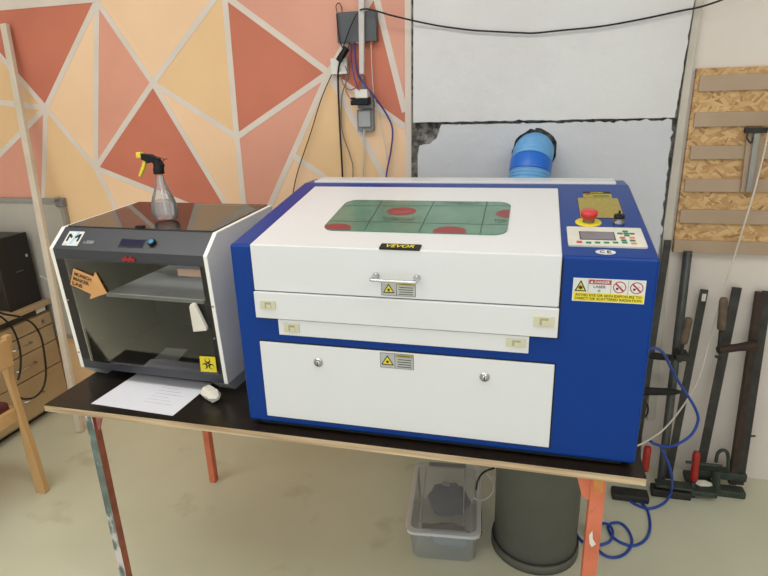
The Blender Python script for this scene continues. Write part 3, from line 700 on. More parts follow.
# extruder gantry
gn = MB(); pbox(gn, bi+.02, .2, .43, bo-.02, .215, .445, steel); pbox(gn, .2, .17, .40, .26, .235, .47, black); gn.build('gantry', pr)
# spray bottle on top of the printer
bo_ = Vector((-.378, .289, TZ+.5168)); sb = thing('spray_bottle', 'small clear spray bottle with a black and yellow trigger head on the printer', 'spray bottle', bo_)
MB().lathe([(.037, 0), (.041, .003), (.0425, .02), (.041, .045), (.036, .062), (.026, .085), (.018, .105), (.014, .122), (.012, .135)], bo_, Z, bottle_m, 28, 1, .75).build('bottle', sb)
MB().lathe([(.034, .004), (.0375, .01), (.038, .045), (.037, .056), (.001, .0565)], bo_, Z, water_m, 28, 1, .72).build('water', sb)
MB().tube([bo_+Vector((.004, 0, .01)), bo_+Vector((0, 0, .135))], .003, plw, 8).build('dip_tube', sb)
sh = MB().lathe([(.0165, .138), (.0165, .152), (.0145, .158), (.011, .172), (.010, .182)], bo_, Z, black, 20)
FSb = Frame(bo_-Z*.006, X, Z, -Y)
sh.prism(FSb, [(.014, .158), (.018, .17), (.006, .19), (-.02, .202), (-.048, .205), (-.05, .188), (-.036, .182), (-.03, .176), (-.022, .183), (-.01, .175), (-.012, .158)], -.009, .009, black)
sh.tube([bo_+Vector((.008, 0, .188)), bo_+Vector((.024, 0, .181)), bo_+Vector((.036, 0, .183))], .0012, black, 6); sh.tube([bo_+Vector((.016, 0, .172)), bo_+Vector((.027, 0, .182))], .0012, black, 6)
sh.build('spray_head', sb, bevel=.0015, label='black spray head')
MB().prism(FSb, [(-.05, .192), (-.05, .209), (-.066, .209), (-.067, .192)], -.0085, .0085, tape_y).build('nozzle', sb, bevel=.002, label='yellow nozzle')
MB().prism(FSb, [(-.035, .184), (-.046, .186), (-.056, .166), (-.072, .138), (-.066, .134), (-.048, .158)], -.006, .006, tape_y).build('trigger', sb, bevel=.002, label='yellow trigger')
# ================================================================= paper and printed wedge
q_ = [F_T.px(*p) for p in ((91.2, 403.8), (172.8, 416))]
ps = MB(); v0, v1 = Vector(q_[0]), Vector(q_[1]); pd = (v1-v0).normalized(); L_ = (v1-v0).length; pn = Vector((-pd.y, pd.x)); FPp = Frame(F_T.pt(*q_[0]), Vector((pd.x, pd.y, 0)), Vector((pn.x, pn.y, 0)))
ps.fbox(FPp, 0, 0, L_, .205, .0003, .001, paper)
for k in range(7): ps.fbox(FPp, .15, .05+k*.018, .25-.02*(k % 3), .052+k*.018, .001, .0012, pencil)
ps.build('paper_sheet', label='white sheet of paper on the table sliding under the black printer', cat='paper')
wz = MB(); wa = at(206, 391, 2, TZ+.022); wbb = at(220, 399, 2, TZ+.022); wd = (wbb-wa); wd.z = 0; wd.normalize()
wz.lathe([(.001, 0), (.019, .0005), (.0215, .004), (.0215, .034), (.0185, .037), (.0185, .040), (.0215, .043), (.021, .05), (.006, .068), (.001, .069)], wa, wd, piecew, 6)
wz.sm = [False]*len(wz.sm)
wz.build('printed_part', label='small off-white faceted plastic part with a groove, on the table beside the paper', cat='plastic piece')
# ================================================================= DUCT
def scr(p):
    d = Vector(p)-CAM; return (384+CF*d.dot(r2)/d.dot(fwd), 288-CF*d.dot(u2)/d.dot(fwd))
dc = thing('exhaust_hose', 'blue taped exhaust hose coming out of a hole in the wall behind the cutter', 'hose', (.72, .98, .75))
path = catmull([(.727, 1.147, 1.38), (.727, 1.09, 1.385), (.722, 1.03, 1.37), (.716, .985, 1.30), (.715, .975, 1.22), (.716, .97, 1.1), (.72, .96, .9), (.72, .96, .76)], 12)
def seg_tube(i0, i1, r, m, rib=0, name='hose_section', lab=None):
    pts = path[i0:i1+1]; fine = []
    for a, b in zip(pts, pts[1:]):
        for k in range(3): fine.append(a.lerp(b, k/3))
    fine.append(pts[-1])
    rs_ = [r+(rib*(1 if i % 4 < 2 else -1)) for i in range(len(fine))]
    b = MB(); b.tube(fine, rs_, m, 32); return b.build(name, dc, label=lab)
i1 = min(i for i, p in enumerate(path) if scr(p)[1] > 162 and i > 20); i2 = min(i for i, p in enumerate(path) if scr(p)[1] > 173 and i > 20)
seg_tube(0, i1, .075, duct_l, .0012, lab='light blue ribbed hose near the wall'); 
seg_tube(i1, i2, .0775, duct_d, 0, 'tape_band', 'bright blue tape band'); seg_tube(i2, len(path)-1, .0755, duct_l, .0012, lab='light blue ribbed hose below the tape')
# ================================================================= WALL ELECTRICS
def wp(x, y, d=.03): p = at(x, y, 1, WY-d); return p
def fwpx(x, y, d): return FW.px(x, y, h=d)
def wbox(b, x0, y0, x1, y1, d0, d1, m):
    a0, b1 = fwpx(x0, y0, d1); a1, b0 = fwpx(x1, y1, d1); return b.fbox(FW, a0, b0, a1, b1, d0, d1, m)
rt = wbox(MB(), 336, 12.5, 376.5, 41, .003, .035, router_m)
for x in (347, 352, 357, 371): wbox(rt, x-1.6, 40, x+1.6, 43, .01, .03, corange if x == 371 else plw)
rt.build('network_box', bevel=.002, label='dark grey network box on the mural wall behind the white cable duct', cat='network device')
tk = MB(); a = [fwpx(*p, .05) for p in ((357.5, -60), (364.3, -60), (363.8, 74), (359.3, 74))]
tk.prism(FW, a, .0355, .052, trunk).build('cable_duct', bevel=.002, label='white vertical cable duct running over the network box', cat='cable duct')
pk = wbox(MB(), 330, 58.5, 347, 74, .003, .03, plw); 
pk.build('wall_outlet', bevel=.003, label='white square wall outlet under the network box', cat='outlet')
ad = MB(); p0, p1 = wp(338.5, 61, .05), wp(347, 48, .05); ad.tube([p0, p0.lerp(p1, .5), p1], [.013, .014, .013], black, 6)
ad.build('plug_adapter', label='black slanted plug in front of the white outlet', cat='plug')
sk = thing('socket_strip', 'grey surface-mounted double socket on the mural wall', 'socket', wp(365, 130, 0))
sbx = wbox(MB(), 357, 93, 373, 108.5, .003, .035, sock); sbx.build('upper_socket', sk, bevel=.003)
sb2 = wbox(MB(), 356.5, 110, 373.5, 131, .003, .03, sock); wbox(sb2, 358, 111, 370.5, 127, .03, .042, sockl); sb2.build('lower_socket', sk, bevel=.003, label='lower socket with a light grey flap')
MB().tube([wp(362, 75, .015), wp(364, 93, .015)], .008, sock, 8).build('conduit', sk)
ta = MB(); wbox(ta, 350, 97.5, 368.5, 105, .036, .075, black); ta.build('power_adapter', bevel=.004, label='black power adapter plugged into the upper grey socket', cat='power adapter')
tb = MB(); wbox(tb, 354.5, 89.5, 367.5, 98, .036, .08, plw); tb.build('power_adapter', bevel=.004, label='white power adapter sitting above the black one', cat='power adapter')
def cable(name, pts, r, m, lab, d=.02, cat='cable', n=6, group=None):
    P3 = []
    for p in pts:
        P3.append(wp(p[0], p[1], p[2] if len(p) > 2 else d))
    return MB().tube(P3, r, m, 8, n).build(name, label=lab, cat=cat, group=group)
cable('black_cable', ((333, 72), (322, 97), (310, 135), (296, 178), (290, 215, .03)), .0022, blackr, 'thin black cable slanting down from the white outlet across the mural')
cable('black_cable', ((346, 48, .06), (340, 62, .06), (338, 80), (340, 130), (342.5, 178), (342, 215)), .0042, blackr, 'thick black cable hanging straight down from the plug')
cable('black_cable', ((345, 66, .045), (348.5, 76, .04), (345, 85), (341.5, 100), (342, 130), (350, 155), (353, 170), (351, 200)), .0025, cgrey, 'thin grey cable curving down beside the thick black cable')
cable('black_cable', ((337, 12, .04), (336, 6), (339, 3), (341.5, 7), (342, 12)), .0018, blackr, 'small black cable loop over the top left corner of the network box')
cable('black_cable', ((336.5, 14, .045), (338, 30, .045), (340, 42, .045), (344, 50, .05)), .0022, blackr, 'short black cable running over the left edge of the network box')
cable('black_cable', ((357, 13, .058), (350, 28, .055), (344, 45, .05), (340, 60, .055)), .0025, blackr, 'black cable crossing the network box diagonally')
cable('violet_cable', ((354, 42), (355.5, 60), (358, 75), (366, 86, .08), (377, 100, .06), (388, 117), (392.5, 130), (391, 150), (386, 178), (384, 215)), .0036, cpurple, 'violet network cable curving down to the right')
cable('violet_cable', ((351.5, 42), (351.5, 60), (354.5, 78, .04), (359, 90, .09)), .0025, cpurple, 'short violet cable below the network box')
cable('orange_cable', ((341, 72), (343, 84), (350, 90), (357, 86), (361, 78)), .0025, corange, 'orange cable loop under the white outlet')
cable('white_cable', ((371, 43), (372, 70), (374, 95), (381, 125), (386, 150), (387, 160)), .0018, cw, 'thin white cable hanging from the orange plug of the network box')
cable('white_cable', ((364, 130, .03), (363.5, 155), (363, 180), (363, 215)), .0034, cw, 'white cable hanging from the lower grey socket')
cable('white_cable', ((349, 42), (349.5, 55), (347.5, 72), (346, 90, .06), (352, 101, .075)), .0022, cgrey, 'thin pale cable from the network box to the black adapter')
cable('long_black_cable', ((360, 10, .06), (367, 9, .07), (380, 12, .07), (390, 15, .07), (415, 21, .06), (440, 26, .05), (470, 30, .05), (488, 31.2, .05), (520, 32.8, .05), (535, 33, .05), (560, 30.5, .05), (600, 26.5, .05), (640, 19.5, .05), (680, 11, .05), (700, 7, .05), (724, -1, .05), (760, -16, .05)), .0032, blackr, 'long black cable strung across the white slabs from the cable duct')
# ================================================================= OSB BOARD
bd = MB(); FO = Frame((0, WY, 0), X, Z, -Y)
oa = [FO.px(*p, h=.02) for p in ((697, 68.5), (672.5, 253))]
ox0 = (oa[0][0]+oa[1][0])/2+.0; oz1 = oa[0][1]; oz0 = FO.px(672.5, 252, h=.02)[1]
OSBD = thing('strand_board', 'coarse strand board panel on the white wall holding horizontal hardboard strips', 'board', (1.65, WY-.02, oz0))
MB().box((ox0, WY-.02, oz0), (2.05, WY-.001, oz1), osb).build('board', OSBD)
for k, (x0, y0, y1) in enumerate(((700.5, 75.5, 91.5), (695.5, 112.5, 127), (691.5, 146, 159.3), (685.8, 179, 191.7), (681, 209.5, 223), (675, 240, 252.2))):
    a0, b1 = FO.px(x0, y0, h=.03); _, b0 = FO.px(x0-1.5, y1, h=.03)
    MB().box((a0, WY-.03, b0), (2.04, WY-.0195, b1), cardb).build('strip', OSBD, bevel=.001)
# hanging vertical board and steel angle
hv = MB(); q_ = [FO.px(*p, h=.045) for p in ((748, 133), (764, 133), (757, 193), (741, 192))]
hv.prism(FO, q_, .031, .042, cardb)
hb_ = thing('hanging_rail', 'upright steel rail on a hardboard backing hung on the strand board', 'rail', (1.55, WY-.05, FO.px(748, 192)[1]))
hv.build('backing', hb_)
q_ = [FO.px(*p, h=.055) for p in ((755, 130), (761, 130), (752, 192), (746, 192))]
MB().prism(FO, q_, .042, .056, alu).build('rail', hb_, bevel=.001)
cl = MB(); wbox(cl, 746, 128, 768, 133, .042, .06, castdark)
cl.tube([wp(748, 133, .06), wp(747, 138, .062), wp(751, 143, .062), wp(753, 137, .06)], .003, castdark, 8, 4); cl.build('clip', hb_, label='black metal clip')
MB().tube([wp(774, 100, .075), wp(768, 135, .075), wp(756, 185, .08), wp(741, 235, .085), wp(727, 280, .09), wp(718, 310, .1), wp(708, 345, .12), wp(700, 375, .16), wp(687, 400, .25), wp(668, 425, .35), wp(652, 438, .42), wp(635, 447, .48)], .0032, string_m, 8, 6).build('white_string', label='white cord hanging down in front of the strand board to the table corner', cat='cord')
# ================================================================= BAR CLAMPS
def lean(px_top, px_bot, dtop=.03, yb=None):
    t = at(*px_top, 1, WY-dtop)
    b = at(*px_bot, 1, yb) if yb else at(*px_bot, 2, 0.0)
    b.z = max(b.z, .0); return b, t
def bar(mb_, b, t, w, d, m):
    ax = (t-b).normalized(); sx = (X-ax*X.dot(ax)).normalized(); sy = ax.cross(sx)
    F = Frame(b, sx, sy, ax); mb_.fbox(F, -w/2, -d/2, w/2, d/2, 0, (t-b).length, m); return F
def handle(name, parent, p, q, m, lab):
    d = q-p; L = d.length
    MB().lathe([(.009, 0), (.014, .004), (.0155, L*.2), (.0145, L*.5), (.0155, L*.85), (.012, L*.97), (.002, L)], p, d, m, 16).build(name, parent, label=lab)
GRP = 'bar clamps leaning on the wall right of the table'
# clamp behind the cutter's right side
def F2(x, y, yy): return at(x, y, 1, yy)
b0, t0 = lean((668, 240), (631, 487), yb=1.0)
c0 = thing('bar_clamp', 'dark bar clamp half hidden behind the blue side of the laser cutter', 'clamp', (b0.x, b0.y, 0))
b0.z = .003; k = MB(); bar(k, b0, t0, .024, .011, clampbar); k.build('bar', c0)
j = MB(); p = F2(648, 355, 1.08); q = F2(673, 358, 1.0); j.tube([p, q], [.016, .013], castdark, 6); j.build('sliding_arm', c0)
j = MB(); p = F2(640, 391, 1.06); q = F2(681, 392, .97); j.tube([p, p.lerp(q, .8), q], [.018, .014, .006], castdark, 6); j.build('sliding_arm', c0)
ja, jb = at(612, 500, 2, .0), at(647, 497, 2, 0)
MB().box((ja.x, ja.y, .0), (jb.x, ja.y+.06, .03), castdark).build('jaw', c0, bevel=.006)
handle('handle', c0, F2(644.5, 471, .93), F2(648, 446, .94), redh, 'red handle')
# pipe
b1, t1 = lean((688, 251), (661, 481))
b1 = at(661, 481, 2, .02)
pp = MB().tube([b1, t1], .0165, pipe_m, 16); pp.build('steel_pipe', label='long round grey steel pipe leaning on the wall beside the blue cutter', cat='pipe')
# clamp 2
b2, t2 = lean((704.5, 289.5), (668, 478)); c2 = thing('bar_clamp', 'short dark bar clamp with a grey wooden handle, next to the round pipe', 'clamp', (b2.x, b2.y, 0))
b2 = at(669, 470, 1, 1.03); b2.z = .03
k = MB(); F = bar(k, b2, t2, .027, .01, clampbar); k.build('bar', c2)
MB().box(tuple(t2+Vector((-.008, -.012, -.045))), tuple(t2+Vector((.006, -.0075, -.015))), plw).build('paint_spot', c2)
handle('handle', c2, F2(683, 344, 1.0), F2(689, 317, 1.01), woodh, 'grey wooden handle')
sc = MB().tube([F2(683, 344, 1.0), F2(680, 362, 1.0)], .006, castdark, 8); p = F2(680, 357, 1.0); sc.box(p-Vector((.015, .012, .012)), p+Vector((.03, .05, .012)), castdark); sc.build('screw', c2)
# clamp 3
t3 = at(737, 287.5, 1, WY-.03); b3 = at(700, 468, 1, 1.04); b3.z = .04
c3 = thing('bar_clamp', 'dark bar clamp with a brown wooden handle and an arm reaching right', 'clamp', (b3.x, b3.y, 0))
k = MB(); bar(k, b3, t3, .032, .011, clampbar); k.build('bar', c3)
handle('handle', c3, F2(721, 330, 1.0), F2(724, 297, 1.01), woodh, 'brown wooden handle')
MB().tube([F2(721, 331, 1.0), F2(719, 352, 1.0)], .008, castdark, 8).build('screw', c3)
aj = MB(); p, q = F2(718, 350, 1.0), F2(756, 345, 1.04)
aj.tube([p, p.lerp(q, .5), q], [.016, .015, .02], clampbrown, 6); aj.tube([F2(715, 356, .99), F2(722, 358.5, .98)], .006, castdark, 8); aj.build('sliding_arm', c3, label='brown sliding arm')
MB().box((b3.x-.05, b3.y-.1, 0.02), (b3.x+.05, b3.y+.05, .045), castgreen).build('jaw', c3, bevel=.006)
# clamp 4 (two bars)
t4 = at(764, 291, 1, WY-.03); b4 = at(737, 478, 1, 1.05); b4.z = .03
c4 = thing('bar_clamp', 'tall bar clamp with two side-by-side bars, rusty and dark, furthest from the table', 'clamp', (b4.x, b4.y, 0))
k = MB(); bar(k, b4+X*.012, t4+X*.012, .03, .014, clampbar); k.build('bar', c4, label='dark steel bar')
k = MB(); bar(k, b4-X*.016, t4-X*.014-Z*.005, .024, .03, clampbrown); k.build('bar', c4, label='rusty brown bar')
MB().tube([F2(755, 436, 1.12), F2(748.5, 436, 1.1)], .004, castdark, 8).build('pin', c4)
# feet / jaws on the floor
def foot(parent, x0, y0, x1, y1, z0, z1, m, name='jaw', yy0=None):
    a = at(x0, y1, 2, z0); b = at(x1, y1, 2, z0); y_ = (a.y+b.y)/2
    return MB().box((a.x, y_, z0), (b.x, y_+.05, z1), m).build(name, parent, bevel=.005)
foot(c2, 652, 0, 690, 499, 0.0, .035, castdark); foot(c2, 657, 0, 692, 490, .05, .062, castgreen, 'spindle')
foot(c4, 698, 0, 744, 497, 0.0, .03, castgreen); foot(c4, 699, 0, 745, 480, .05, .085, castgreen)
handle('handle', c3, F2(693.5, 481, .98), F2(697, 451, .99), redh, 'red handle')
MB().tube([F2(693, 482, .98), F2(692, 497, .96)], .011, castgreen, 8).build('screw', c3, label='green screw')
MB().tube([F2(686, 462, .975), F2(722, 466, 1.0)], .006, castgreen, 8).build('cross_bar', c3)
g = MB(); g.tube([F2(716, 470, 1.0), F2(716, 490, 1.0)], .016, castgreen, 10); g.tube([F2(716, 462, 1.02), F2(718, 453, 1.02), F2(724, 450, 1.02), F2(728, 455, 1.02), F2(728, 470, 1.02)], .007, castgreen, 8, 4); g.build('screw', c4)
cr_ = MB(); rnd = random.Random(2); c_ = at(703, 483, 2, .046)
cr_.add([c_+Vector((.045*math.cos(a_)*(1+rnd.uniform(-.3, .3)), .02*math.sin(a_)*(1+rnd.uniform(-.3, .3)), 0)) for a_ in [k*math.pi/5 for k in range(10)]]+[c_+Vector((0, 0, .015))], [(k, (k+1) % 10, 10) for k in range(10)]+[tuple(range(9, -1, -1))], piecew)
cr_.build('crumpled_rag', label='small crumpled pale rag on the green clamp foot', cat='rag')
# ================================================================= BIN, BOX
bc = Vector((.803, .56, 0)); bn = thing('round_bin', 'tall round grey-green plastic bin under the table, beside the clear box', 'bin', bc)
MB().lathe([(.135, 0), (.148, .02), (.151, .6), (.156, .62), (.15, .63), (.145, .62), (.14, .03), (.001, .025)], bc, Z, binm, 48, caps=False).build('drum', bn)
MB().lathe([(.1, 0), (.158, .002), (.158, .03), (.1535, .034), (.1, .034)], bc, Z, binm, 48).build('base_ring', bn)
MB().tube([bc+Vector((.1545*math.cos(k*math.pi/16), .1545*math.sin(k*math.pi/16), .04)) for k in range(32)], .002, castdark, 6, closed=True).build('seam', bn)
def RZ(v, a): c, s = math.cos(a), math.sin(a); return Vector((v[0]*c-v[1]*s, v[0]*s+v[1]*c, v[2]))
xc = Vector((.467, .565, 0)); xa = math.radians(6)
bxo = thing('storage_box', 'clear plastic storage box with dark cloth inside, on the floor under the table', 'storage box', xc)
def rring(w_, l_, r, z): return [xc+RZ((a, b, z), xa) for a, b in rrect(-w_/2, -l_/2, w_/2, l_/2, r, 4)]
MB().loft([rring(.21, .33, .02, .004), rring(.225, .35, .024, .02), rring(.245, .38, .028, .13), rring(.247, .382, .028, .148)], clear, caps=False).build('tub', bxo)
MB().loft([rring(.252, .390, .028, .148), rring(.268, .41, .035, .150), rring(.272, .414, .036, .140)], clear_rim, caps=False).build('rim', bxo, label='frosted rim')
ldm = MB().loft([rring(.266, .408, .035, .1505), rring(.25, .39, .03, .152), rring(.235, .378, .028, .1525)], clear_rim, caps=False); ldm.loft([rring(.235, .378, .028, .1525), rring(.205, .355, .02, .156)], clear, caps=False); ldm.add(rring(.205, .355, .02, .156), [tuple(range(20))], clear); ldm.build('lid', bxo)
for s_ in (-1, 1):
    yy = s_*.182; gr = MB()
    q4 = [xc+RZ(p, xa) for p in ((-.075, yy-.012, .159), (.075, yy-.012, .159), (.075, yy+.012, .159), (-.075, yy+.012, .159))]
    gr.add(q4+[p+Z*.003 for p in q4], [(0, 3, 2, 1), (4, 5, 6, 7), (0, 1, 5, 4), (1, 2, 6, 5), (2, 3, 7, 6), (3, 0, 4, 7)], wb_c)
    gr.build('lid_clip', bxo, label='grey lid clip')
for x_ in (-.085, .07):
    MB().tube([xc+RZ((x_, -.17, .158), xa), xc+RZ((x_, .17, .158), xa)], .0022, clear_rim, 6).build('lid_rib', bxo)
cl_ = MB(); ctr = xc
def blob(mb_, c, rx, ry, rz, m, seed, n=20, amp=.3):
    rings = []
    for j in range(9):
        th_ = math.pi*j/8; ring = []
        for i in range(n):
            ph = 2*math.pi*i/n; d = Vector((math.sin(th_)*math.cos(ph), math.sin(th_)*math.sin(ph), math.cos(th_)))
            k_ = 1+amp*pnoise(d*2.3+Vector((seed, 0, 0))); ring.append(c+Vector((d.x*rx*k_, d.y*ry*k_, max(-rz*.95, d.z*rz*k_))))
        rings.append(ring)
    mb_.loft(rings, m)
blob(cl_, xc+RZ((.01, .085, .07), xa), .08, .072, .06, denim, 1)
q4 = [xc+RZ(p, xa) for p in ((-.02, .085, .134), (.012, .08, .134), (.016, .108, .134), (-.015, .112, .134))]; cl_.add(q4+[p+Z*.002 for p in q4], [(0, 3, 2, 1), (4, 5, 6, 7), (0, 1, 5, 4), (1, 2, 6, 5), (2, 3, 7, 6), (3, 0, 4, 7)], label_g)
cl_.build('dark_cloth', label='crumpled navy cloth bundle inside the clear box', cat='cloth')
c2_ = MB(); blob(c2_, xc+RZ((.02, -.085, .045), xa), .08, .05, .036, greycloth, 4); c2_.build('grey_cloth', label='grey-blue cloth at the front of the clear box', cat='cloth')
MB().tube([at(487, 474, 1, .62), at(494, 482, 1, .62), at(492, 494, 1, .6), at(483, 500, 1, .58), at(474, 498, 1, .56)], .0028, cw, 8, 6).build('white_cable', label='white cable looping between the clear box and the round bin', cat='cable')
MB().tube([at(494, 468, 1, .64), at(484, 472, 1, .6), at(478, 480, 1, .58), at(476, 490, 1, .56)], .0035, blackr, 8, 6).build('black_cable', label='black cable curving down behind the clear box', cat='cable')
# ================================================================= HOSE AND CABLES ON THE RIGHT
def fl(x, y, z=.006): return at(x, y, 2, z)
hp_ = [F2(646, 350, .62), F2(655, 348, .66), F2(664, 354, .74), F2(671, 368, .8), F2(680, 384, .84), F2(688, 396, .86), F2(696, 410, .87), F2(698, 421, .87), F2(692, 434, .86), F2(680, 443, .84), F2(668, 446.5, .82), F2(656, 444.5, .8), F2(650, 441, .74)]
MB().tube(hp_, .0052, hose_b, 10, 6).build('air_hose', label='upper blue air hose arching out from behind the cutter', cat='hose')
hp2 = [F2(660, 446, .82), F2(668, 462, .82), F2(672, 478, .82), fl(671, 492, .05), fl(664, 503, .02), fl(650, 508.5), fl(638, 505.5), fl(629, 500), fl(626, 496.5), fl(632, 496), fl(640, 501), fl(648, 512), fl(650, 528), fl(645, 540), fl(634, 545.5), fl(622, 543), fl(612, 536), fl(608, 527), fl(611, 523.5), fl(620, 523), fl(628, 530), fl(632, 541), fl(628, 551), fl(618, 557), fl(606, 556), fl(596, 547), fl(592, 536), fl(596, 526), fl(606, 523.5, .017), fl(612.5, 530, .017), fl(610, 541, .017), fl(598, 545), fl(585, 543), fl(577, 535), fl(575, 525)]
MB().tube(hp2, .0052, hose_b, 10, 6).build('air_hose', label='lower blue air hose hanging down and coiled on the floor by the orange leg', cat='hose')
MB().tube([F2(578, 516, .62), F2(579, 506, .62), F2(577, 498, .64), F2(573, 494, .68)], .003, blackr, 8, 5).build('black_cable', label='black cable looping out beside the round bin', cat='cable')
MB().tube([F2(636, 396, .66), F2(643, 398, .7), F2(648, 408, .72), F2(646, 416, .72), F2(640, 418, .7), F2(634, 415, .66)], .0035, blackr, 8, 6).build('black_cable', label='small black cable loop sticking out behind the right side of the cutter', cat='cable')
# ================================================================= LEFT: LATH, WHITEBOARD, PEDESTAL, PC, CHAIR
lt = MB(); tt = at(4.5, 24, 1, WY-.03); bb = at(80, 432, 2, 0)
axv = (tt-bb).normalized(); F = Frame(bb, (X-axv*X.dot(axv)), axv.cross((X-axv*X.dot(axv)).normalized()), axv)
lt.fbox(F, -.017, -.011, .017, .011, .004, (tt-bb).length, lathm)
lt.build('wooden_lath', bevel=.002, label='tall off-white wooden lath leaning on the mural beside the whiteboard', cat='lath')
wb = thing('whiteboard', 'grey-white board with an aluminium frame standing behind the computer tower', 'whiteboard', (-2.0, WY-.03, .40))
xr = at(62, 203, 1, WY-.03).x-.0; zt2 = at(50, 199, 1, WY-.03).z; zb2 = .40; xr = xr-.0
MB().box((-2.6, WY-.02, zb2), (xr-.01, WY-.006, zt2-.01), wb_m).build('panel', wb)
fb = MB(); fb.box((-2.6, WY-.03, zt2-.02), (xr, WY-.004, zt2), alu); fb.box((xr-.02, WY-.03, zb2), (xr, WY-.004, zt2-.02), alu); fb.box((-2.6, WY-.03, zb2), (xr-.02, WY-.004, zb2+.02), alu); fb.build('frame', wb, bevel=.002)
MB().box((xr-.04, WY-.035, zt2-.04), (xr+.004, WY-.003, zt2+.004), wb_c).build('corner_cap', wb, bevel=.004, label='grey plastic corner cap')
MB().tube([at(54, 193+6, 1, WY-.04), at(59, 198, 1, WY-.04)], .007, alu, 8).build('hook', wb)
MB().tube([at(40, 276, 1, WY-.06), at(48, 280, 1, WY-.06), at(58, 286, 1, WY-.06)], .003, cw, 6, 4).build('white_cable', label='short white cable running behind the leaning lath', cat='cable')
# pedestal
pdx = -1.775; py0, py1 = .45, 1.108
pt = at(53, 297.5, 0, pdx).z; pd_ = thing('drawer_pedestal', 'light wood drawer pedestal with metal handles under the computer tower', 'drawer cabinet', (pdx-.3, .78, 0))
MB().box((pdx-.62, py0, .035), (pdx-.018, py1, pt-.058), pinew).box((pdx-.6, py0+.02, 0), (pdx-.05, py1-.02, .036), castdark).build('carcass', pd_, bevel=.002)
MB().box((pdx-.63, py0-.01, pt-.024), (pdx+.008, py1+.01, pt), pinew).build('top_board', pd_, bevel=.003)
MB().box((pdx-.61, py0+.005, pt-.058), (pdx-.01, py1-.005, pt-.024), castdark).build('black_band', pd_, label='black band under the top')  # recessed black strip between top board and drawers
zz = [at(50, 311, 0, pdx).z, at(53, 323, 0, pdx).z, at(56.5, 339, 0, pdx).z, at(61.5, 361, 0, pdx).z, .05]
for i in range(4):
    d_ = MB().box((pdx-.018, py0+.004, zz[i+1]+.004), (pdx, py1-.004, zz[i]-.002), pinew).build('drawer', pd_, bevel=.002)
    if i:
        zc = (zz[i]+zz[i+1])/2+.01; yc = at(35, 389, 0, pdx).y-.03
        MB().tube([(pdx, yc-.06, zc), (pdx+.025, yc-.06, zc), (pdx+.025, yc+.06, zc), (pdx, yc+.06, zc)], .004, chrome, 8).build('handle', d_, label='metal bow handle')
    else:
        MB().lathe([(.009, 0), (.009, .004)], (pdx, py1-.06, (zz[0]+zz[1])/2), X, steel, 14).build('lock', d_)
MB().box((pdx-.012, py1-.08, pt-.052), (pdx-.008, py1-.02, pt-.03), plw).build('label_plate', pd_)
# pc tower
pcx = pdx-.03; py_r = at(42, 299, 0, pcx).y; ptop = at(25, 232, 0, pcx).z
pc = thing('computer_tower', 'black desktop computer tower standing on the light wood pedestal', 'computer', (pcx-.2, .85, pt))
py_l = py_r-.2
MB().box((pcx-.42, py_l+.004, pt+.004), (pcx-.012, py_r-.004, ptop-.003), pcblack).build('case', pc, bevel=.006)
MB().box((pcx-.012, py_l, pt), (pcx, py_r, ptop), pcblack).build('front_bezel', pc, bevel=.006, seg=3)
FPc = Frame((pcx, 0, 0), Y, Z, X)
dm = MB(); a_, b_ = FPc.px(26.5, 255.5); dm.fbox(FPc, a_-.006, b_-.006, a_+.006, b_+.008, 0, .0012, greyink); dm.build('power_mark', pc)
a_, b_ = FPc.px(20, 271); dm = MB().fbox(FPc, a_-.025, b_-.0015, a_+.02, b_+.0015, 0, .001, wb_c)
dm.build('front_marks', pc)
MB().box((pcx, py_l+.01, (pt+ptop)/2-.002), (pcx+.001, py_r-.01, (pt+ptop)/2+.002), ink).build('drive_slot', pc)
# black cables over the drawers
def px_x(pts, xx): return [at(p[0], p[1], 0, xx+(p[2] if len(p) > 2 else 0)) for p in pts]
MB().tube(px_x(((-8, 309), (4, 314), (20, 317), (33, 324), (41, 337), (44.5, 355), (46, 374), (43, 388), (35, 397), (24, 399), (18, 396)), pdx+.06), .005, blackr, 8, 6).build('black_cable', label='long black cable loop hanging over the drawers from the pedestal top', cat='cable')
MB().tube(px_x(((-8, 312), (4, 319), (14, 331), (20, 350), (20.5, 368), (18, 380)), pdx+.045), .005, blackr, 8, 6).build('black_cable', label='inner black cable hanging over the drawers near the chair back', cat='cable')
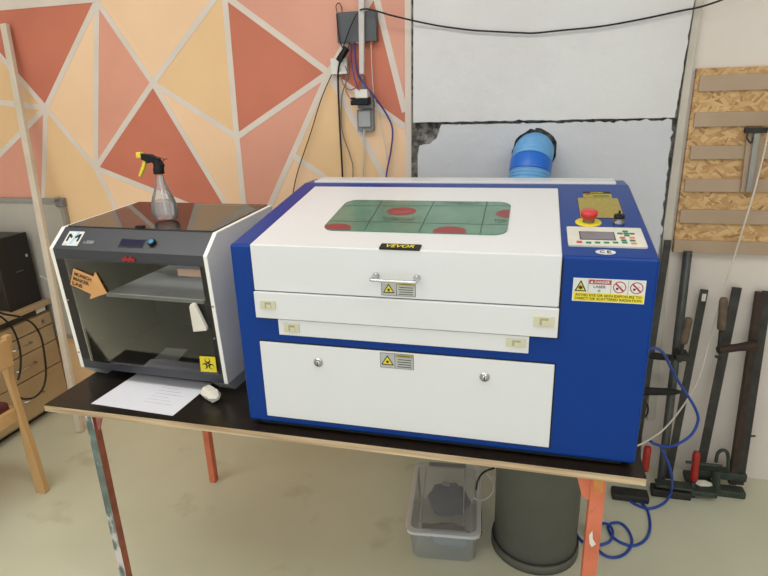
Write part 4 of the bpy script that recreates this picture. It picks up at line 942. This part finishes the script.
# chair
ch = thing('wooden_chair', 'light wood chair with a wine red seat at the left edge facing the drawers', 'chair', (-1.5, .2, 0))
CYR, CYL = .41, -.03
def post(y):
    Fp = Frame((0, y, 0), X, Z, -Y)
    r_ = [(50, 489), (38, 450), (25.5, 413), (14.5, 376), (12, 334)]; l_ = [(36, 493), (24, 450), (15, 410), (7, 388), (-3, 360), (-3, 333)]
    F0 = Frame((0, CYR-.014, 0), X, Z, -Y)
    F1 = Frame((0, CYR+.014, 0), X, Z, -Y); rp = [F1.px(*p) for p in r_]; lp_ = [F0.px(*p) for p in l_]; rp[0] = (rp[0][0], 0); lp_[0] = (lp_[0][0], 0)
    lp_ = [lp_[0], lp_[1], lp_[2], lp_[3], (rp[3][0]-.03, rp[3][1]+.05), (rp[4][0]-.028, rp[4][1])]
    return MB().prism(Fp, rp+lp_[::-1], -.014, .014, woodb), rp
pr1, rp = post(CYR); pr1.build('leg', ch, bevel=.004, label='bent back leg rising to the backrest')
pr2, _ = post(CYL); pr2.build('leg', ch, bevel=.004, label='bent back leg rising to the backrest')
sx1 = rp[2][0]-.02; sz = .43
for y in (CYR, CYL): MB().box((sx1-.44, y-.014, 0), (sx1-.405, y+.014, sz-.01), woodb).build('leg', ch, bevel=.004)
for y in (CYR, CYL): MB().box((sx1-.41, y-.011, sz-.065), (sx1-.01, y+.011, sz-.012), woodb).build('seat_rail', ch, bevel=.003)
MB().box((sx1-.022, CYL, sz-.07), (sx1+.0, CYR, sz-.012), woodb).build('seat_rail', ch, bevel=.003); MB().box((sx1-.43, CYL, sz-.065), (sx1-.41, CYR, sz-.012), woodb).build('seat_rail', ch, bevel=.003)
MB().box((sx1-.43, CYL+.012, sz-.02), (sx1-.02, CYR-.012, sz+.02), redseat).build('seat', ch, bevel=.012, seg=3, label='wine red padded seat')
bz = rp[4][1]; MB().box((rp[4][0]-.026, CYL, bz-.13), (rp[4][0]-.008, CYR, bz-.015), woodb).build('backrest', ch, bevel=.004)
# ================================================================= ceiling lamps (above the frame)
for x, y, sx in ((-.6, -.35, 2.4), (1.9, -.9, 2.0), (-.6, -2.6, 2.4)):
    t_ = thing('ceiling_lamp', 'long white ceiling lamp', 'lamp', (x, y, 2.9), 'long ceiling lamps')
    MB().box((x-sx/2-.03, y-.28, 2.9), (x+sx/2+.03, y+.28, 3.0), plw).build('housing', t_)
